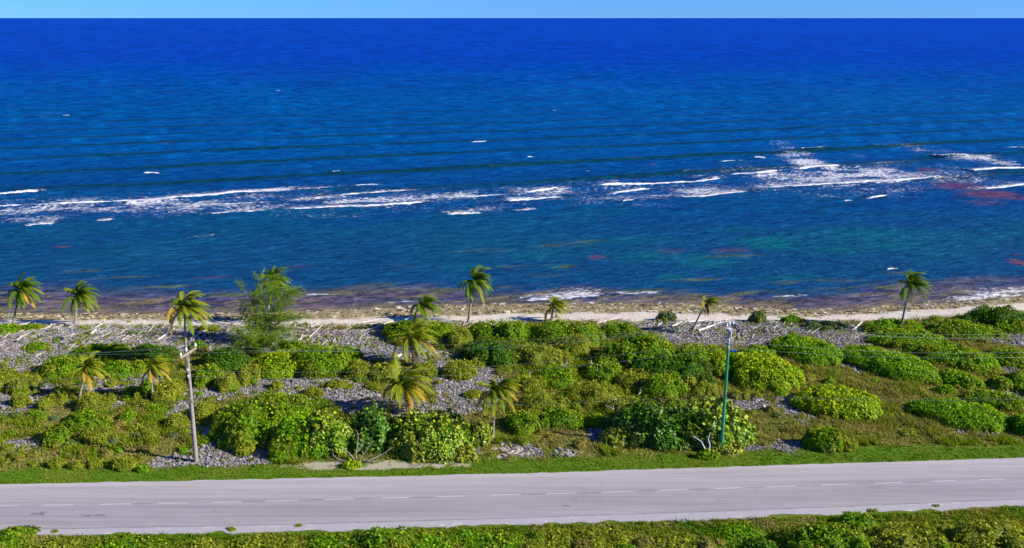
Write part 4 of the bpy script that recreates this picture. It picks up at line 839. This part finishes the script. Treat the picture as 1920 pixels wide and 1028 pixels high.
# open stems of the roadside sea grape
def stems(base, ends, label, r, col):
    b3 = gp(*base); root = empty('bare_stems', b3, label, 'bare stems')
    for k, e in enumerate(ends):
        P = [np.zeros(3)]+[at_depth(x, y, b3[1]-.25+.2*i)-b3 for i, (x, y) in enumerate(e)]; mb = MB(); P = np.array(P)
        tube(mb, P, np.linspace(r, r*.35, len(P)), 7, col, rough=.08, seed=k); mb.build('stem', M_WOOD, root)
stems((668, 866), [[(667, 852), (670, 835), (672, 818), (668, 806)], [(660, 856), (650, 846), (634, 841)], [(652, 864), (636, 863), (626, 855), (623, 846)], [(690, 864), (706, 857), (722, 849), (735, 838)], [(676, 860), (686, 846), (697, 828)], [(645, 867), (625, 867)], [(700, 866), (716, 862)], [(667, 852), (676, 838), (684, 822)]],
      'tangle of bare grey stems in the gap between the two roadside sea grapes', .055, (.26, .22, .22))
stems((1328, 855), [[(1330, 846), (1331, 835), (1328, 825), (1331, 812)], [(1322, 842), (1315, 828), (1300, 818)]], 'pale upright trunk with a side stem under the sea grape beside the green pole', .08, (.50, .47, .52))
# small blue container
b3 = gp(1376, 662); mb = MB(); tube(mb, [np.array([-.3, 0, .2]), np.array([-.26, 0, .2]), np.array([.2, 0, .22]), np.array([.26, 0, .22]), np.array([.4, 0, .23])], [.14, .2, .2, .17, .06], 12, (.02, .10, .55))
tag(mb.build('plastic_drum', M_PLAST, origin=b3*0+0), 'small blue plastic drum lying on the rubble right of the green pole', 'plastic drum').location = b3

# ------------------------------------------------------------------ stuff: rubble, debris, scrub, grass
rng = np.random.RandomState(99)
def inbush(x, y, k=.95):
    m = np.zeros(len(x), bool)
    for bx, by, rx, ry in OCC: m |= ((x-bx)/(rx*k))**2+((y-by)/(ry*k))**2 < 1
    return m
def scatter(n, x0, x1, y0, y1): return rng.uniform(x0, x1, n), rng.uniform(y0, y1, n)
x, y = scatter(430000, -76, 76, 58, 108); sand, rub, sp, green = masks(x, y)
k = (rub > .5) & (sp < .4) & (rng.uniform(0, 1, len(x)) < .55+.45*vn(x*.8, y*.8, 4)); x, y = x[k], y[k]; k = ~inbush(x, y, .85); x, y = x[k], y[k]
n = len(x); sz = .035+.065*rng.uniform(0, 1, n)**2+.07*(rng.uniform(0, 1, n) < .02)
cube = np.array([[a, b, c] for a in (-1, 1) for b in (-1, 1) for c in (-1, 1)], float)
V = cube[None]*rng.uniform(.55, 1.15, (n, 8, 1)); V *= (sz[:, None]*rng.uniform(.7, 1.4, (n, 3)))[:, None, :]*np.array([1, 1, .7])
an = rng.uniform(0, pi, n); ca, sa = np.cos(an)[:, None], np.sin(an)[:, None]
V = np.stack([V[..., 0]*ca-V[..., 1]*sa, V[..., 0]*sa+V[..., 1]*ca, V[..., 2]+V[..., 0]*rng.uniform(-.5, .5, (n, 1))], -1)
V += np.stack([x, y, terr(x, y)+sz*.35], -1)[:, None, :]
F0 = np.array([[0, 1, 3, 2], [4, 6, 7, 5], [0, 4, 5, 1], [2, 3, 7, 6], [0, 2, 6, 4], [1, 5, 7, 3]])
g_ = rng.uniform(.10, .33, (n, 1)); C = g_*np.array([1.02, .99, 1.05]); br_ = rng.uniform(0, 1, (n, 1)); C = np.where(br_ < .22, g_*np.array([1.1, .92, .72]), C); C = np.where((br_ > .95), g_*1.45, C)
mb = MB(); mb.add(V.reshape(-1, 3), (F0[None]+np.arange(n)[:, None, None]*8).reshape(-1, 4), np.repeat(C, 8, 0))
tag(mb.build('coral_rubble', M_ROCK), 'broken grey coral rubble lying between the scrub and the beach', 'rubble', kind='stuff')
# beach cobbles and reef rock lumps
x, y = scatter(60000, -95, 95, 90, 124); st = yline(SANDTOP, x); wl = yline(WL, x); sb = yline(SANDBOT, x)
k = ((y > st+(fbm(x*.4, y*.4, 77)-.4)*3) & (y < wl+1.5) & (rng.uniform(0, 1, len(x)) < .7)) | ((y > sb) & (y <= st) & (rng.uniform(0, 1, len(x)) < .05)); x, y = x[k], y[k]; n = len(x)
sz = .04+.15*rng.uniform(0, 1, n)**4*(y > yline(SANDTOP, x)-1)+.01
V = cube[None]*rng.uniform(.5, 1.2, (n, 8, 1))*(sz[:, None]*rng.uniform(.7, 1.6, (n, 3)))[:, None, :]*np.array([1.2, 1, .55])
V += np.stack([x, y, terr(x, y)+sz*.2], -1)[:, None, :]
q = rng.uniform(0, 1, (n, 1)); C = np.where(q < .4, np.array([[.32, .27, .12]]), np.where(q < .7, np.array([[.13, .10, .06]]), np.array([[.48, .43, .34]])))*rng.uniform(.7, 1.2, (n, 1))
mb = MB(); mb.add(V.reshape(-1, 3), (F0[None]+np.arange(n)[:, None, None]*8).reshape(-1, 4), np.repeat(C, 8, 0))
tag(mb.build('beach_stones', M_ROCK), 'brown and yellow reef stones along the waterline', 'stones', kind='stuff')
# wood debris
mb = MB(); x, y = scatter(9000, -75, 75, 84, 100); sb = yline(SANDBOT, x)
dens_ = sstep(12, 2, sb-y)*(y < sb+.3)*(.25+1.3*fbm(x*.12, y*.3, 90)); k = (rng.uniform(0, 1, len(x)) < dens_*.8) & (~inbush(x, y, .9)); x, y = x[k], y[k]; n = len(x)
l = .3+1.5*rng.uniform(0, 1, n)**2; a = rng.uniform(-.2, 1.6, n); l = l*.75; d = np.stack([np.cos(a), np.sin(a), rng.uniform(-.05, .3, n)], 1)*l[:, None]
p0 = np.stack([x, y, .06+terr(x, y)], 1); r_ = (.015+.03*rng.uniform(0, 1, n)**2)*(1+l*.5)
sd2 = unit(np.cross(d, [0, 0, 1.]))*r_[:, None]; up = np.array([0, 0, 1.])*r_[:, None]*1.6
V = np.stack([p0-sd2, p0+sd2, p0+up, p0+d-sd2*.6, p0+d+sd2*.6, p0+d+up*.6], 1); k6 = np.arange(n)*6
C = rng.uniform(.14, .5, (n, 1))*np.array([1, .92, .84]); C6 = np.repeat(C, 6, 0)
mb.add(V.reshape(-1, 3), np.concatenate([np.stack([k6, k6+2, k6+5, k6+3], 1), np.stack([k6+2, k6+1, k6+4, k6+5], 1)]), C6)
tag(mb.build('driftwood_debris', M_WOOD), 'fine sticks and wood debris strewn behind the beach', 'debris', kind='stuff')
# low scrub between the counted bushes
mb = MB(); x, y = scatter(14500, -70, 70, 40, 101); sand, rub, sp, green = masks(x, y)
rf_ = yline(ROADF, x); gn = yline(GRAVN, x); land = (y > rf_+3.0) & (y < yline(SANDBOT, x)-1.5); nearb = (y < gn-1.5-1.4*(x > 6))
right = sstep(22, 30, x)*(y > 60)
d1 = (.22+.78*sstep(.38, .6, fbm(x*.12, y*.12, 95)))*(1-.88*np.clip(rub+sp, 0, 1))*(1-.8*right)*(1-.45*sstep(86, 78, y))
k = ((land & (rng.uniform(0, 1, len(x)) < d1*.62)) | (nearb & (rng.uniform(0, 1, len(x)) < .8))) & ~inbush(x, y, .8); x, y = x[k], y[k]
rk_ = rub[k]
xw, yw = scatter(9500, -70, 70, 60, 100); _, rw, _, _ = masks(xw, yw); kk = (rw > .3) & (fbm(xw*.35, yw*.5, 301) > .5) & ~inbush(xw, yw, .9)
x = np.r_[x, xw[kk]]; y = np.r_[y, yw[kk]]; rk_ = np.r_[rk_, np.full(kk.sum(), 2.)]; print('scrub', len(x))
for xx, yy, rubk in zip(x, y, np.where(rk_ > 1.5, 2, rk_ > .5)):
    q = rng.uniform(); nb_ = yy < yline(GRAVN, xx); s = rng.uniform(.2, .7)*(1.1 if nb_ else 1)*(.6 if rubk == 1 else .42 if rubk else 1)
    pl_ = PAL['olive' if q < .52 else 'mid' if q < .64 else 'tan' if q < .88 else 'bright' if q < .93 else 'greyg']
    if nb_: pl_ = PAL['mid' if q < .45 else 'olive' if q < .8 else 'bright' if q < .92 else 'tan']
    foliage(mb, np.array([xx, yy, float(terr(np.array([xx]), np.array([yy]))[0])]), s*rng.uniform(.9, 1.5), s, s*rng.uniform(.6, 1.0), pl_, .16, 42, rng, lump=.25)
for wx, wy in ((103, 997), (432, 992), (437, 994), (560, 986), (1755, 949), (1590, 962), (1632, 958), (1640, 958), (1030, 984)):
    c_ = gp(wx, wy); foliage(mb, c_, .3, .22, .12, PAL['olive'], .1, 90, rng, lump=.3)
tag(mb.build('low_scrub', M_LEAF), 'low olive and green scrub growing between the bushes', 'scrub', kind='stuff')
# grass
mb = MB(); x, y = scatter(380000, -70, 70, 40, 102); sand, rub, sp, green = masks(x, y)
rf_ = yline(ROADF, x); gn = yline(GRAVN, x); ok = ((y > rf_+.12) & (y < yline(SANDBOT, x)-.5)) | (y < gn-.25)
pr2 = np.where(rub+sp > .4, .05, .75)*(1-sand); pr2 = np.where(green > .5, np.where(sp > .3, .28*(vn(x*1.2, y*1.5, 210) > .45), .55+.45*vn(x*.7, y*.9, 201)), pr2)
k = ok & (rng.uniform(0, 1, len(x)) < pr2); x, y, green = x[k], y[k], green[k]; k = ~inbush(x, y, .8); x, y, green = x[k], y[k], green[k]; n = len(x)
b_ = fbm(x*.5, y*.5, 97); c_ = vn(x*.16, y*.16, 98); e_ = y-yline(ROADF, x); vg = (green > .5)
h_ = np.where(vg & (e_ > 0), .10, .16+.34*sstep(.4, .7, b_))*rng.uniform(.6, 1.4, n)
nbk = (e_ < 0); h_ = np.where(nbk, .25, h_)*rng.uniform(.7, 1.2, n)
cg = np.array([.085, .18, .006]); cd = np.array([.24, .235, .035]); cb = np.array([.29, .26, .08]); cy_ = np.array([.17, .24, .010])
vd = sstep(.45, .7, fbm(x*.3, y*.6, 202))[:, None]*.75
C = np.where(vg[:, None], (cg*(1-c_[:, None]*.4)+cy_*c_[:, None]*.4)*(1-vd)+cd*vd, cd+(cb-cd)*sstep(.42, .62, c_+rng.uniform(-.15, .15, n))[:, None]); C = np.where((~vg & (b_ > .56))[:, None], cy_, C); rd = (sstep(14, 24, x)*(e_ > 3.2)*(e_ < 60))[:, None]*(.35+.65*sstep(.3, .6, fbm(x*.25, y*.25, 211)))[:, None]; C = C*(1-rd)+np.array([.25, .235, .06])*rd; C = C*rng.uniform(.7, 1.25, (n, 1))
z0 = terr(x, y)
for r3 in range(3):
    a = rng.uniform(0, pi, n); w_ = .035+.04*rng.uniform(0, 1, n); ox = rng.normal(0, .07, (n, 2)); lean = rng.normal(0, .5, (n, 2))*h_[:, None]+np.array([-.02, 0])
    p0 = np.stack([x+ox[:, 0], y+ox[:, 1], z0-.02], 1); s = np.stack([np.cos(a)*w_, np.sin(a)*w_, 0*a], 1)
    tip = p0+np.stack([lean[:, 0], lean[:, 1], h_], 1)
    V = np.stack([p0-s, p0+s, tip], 1); mb.add(V.reshape(-1, 3), np.arange(n*3).reshape(-1, 3), np.repeat(C, 3, 0))
tag(mb.build('grass', M_GRASS), 'short green verge grass and dry olive grass', 'grass', kind='stuff')
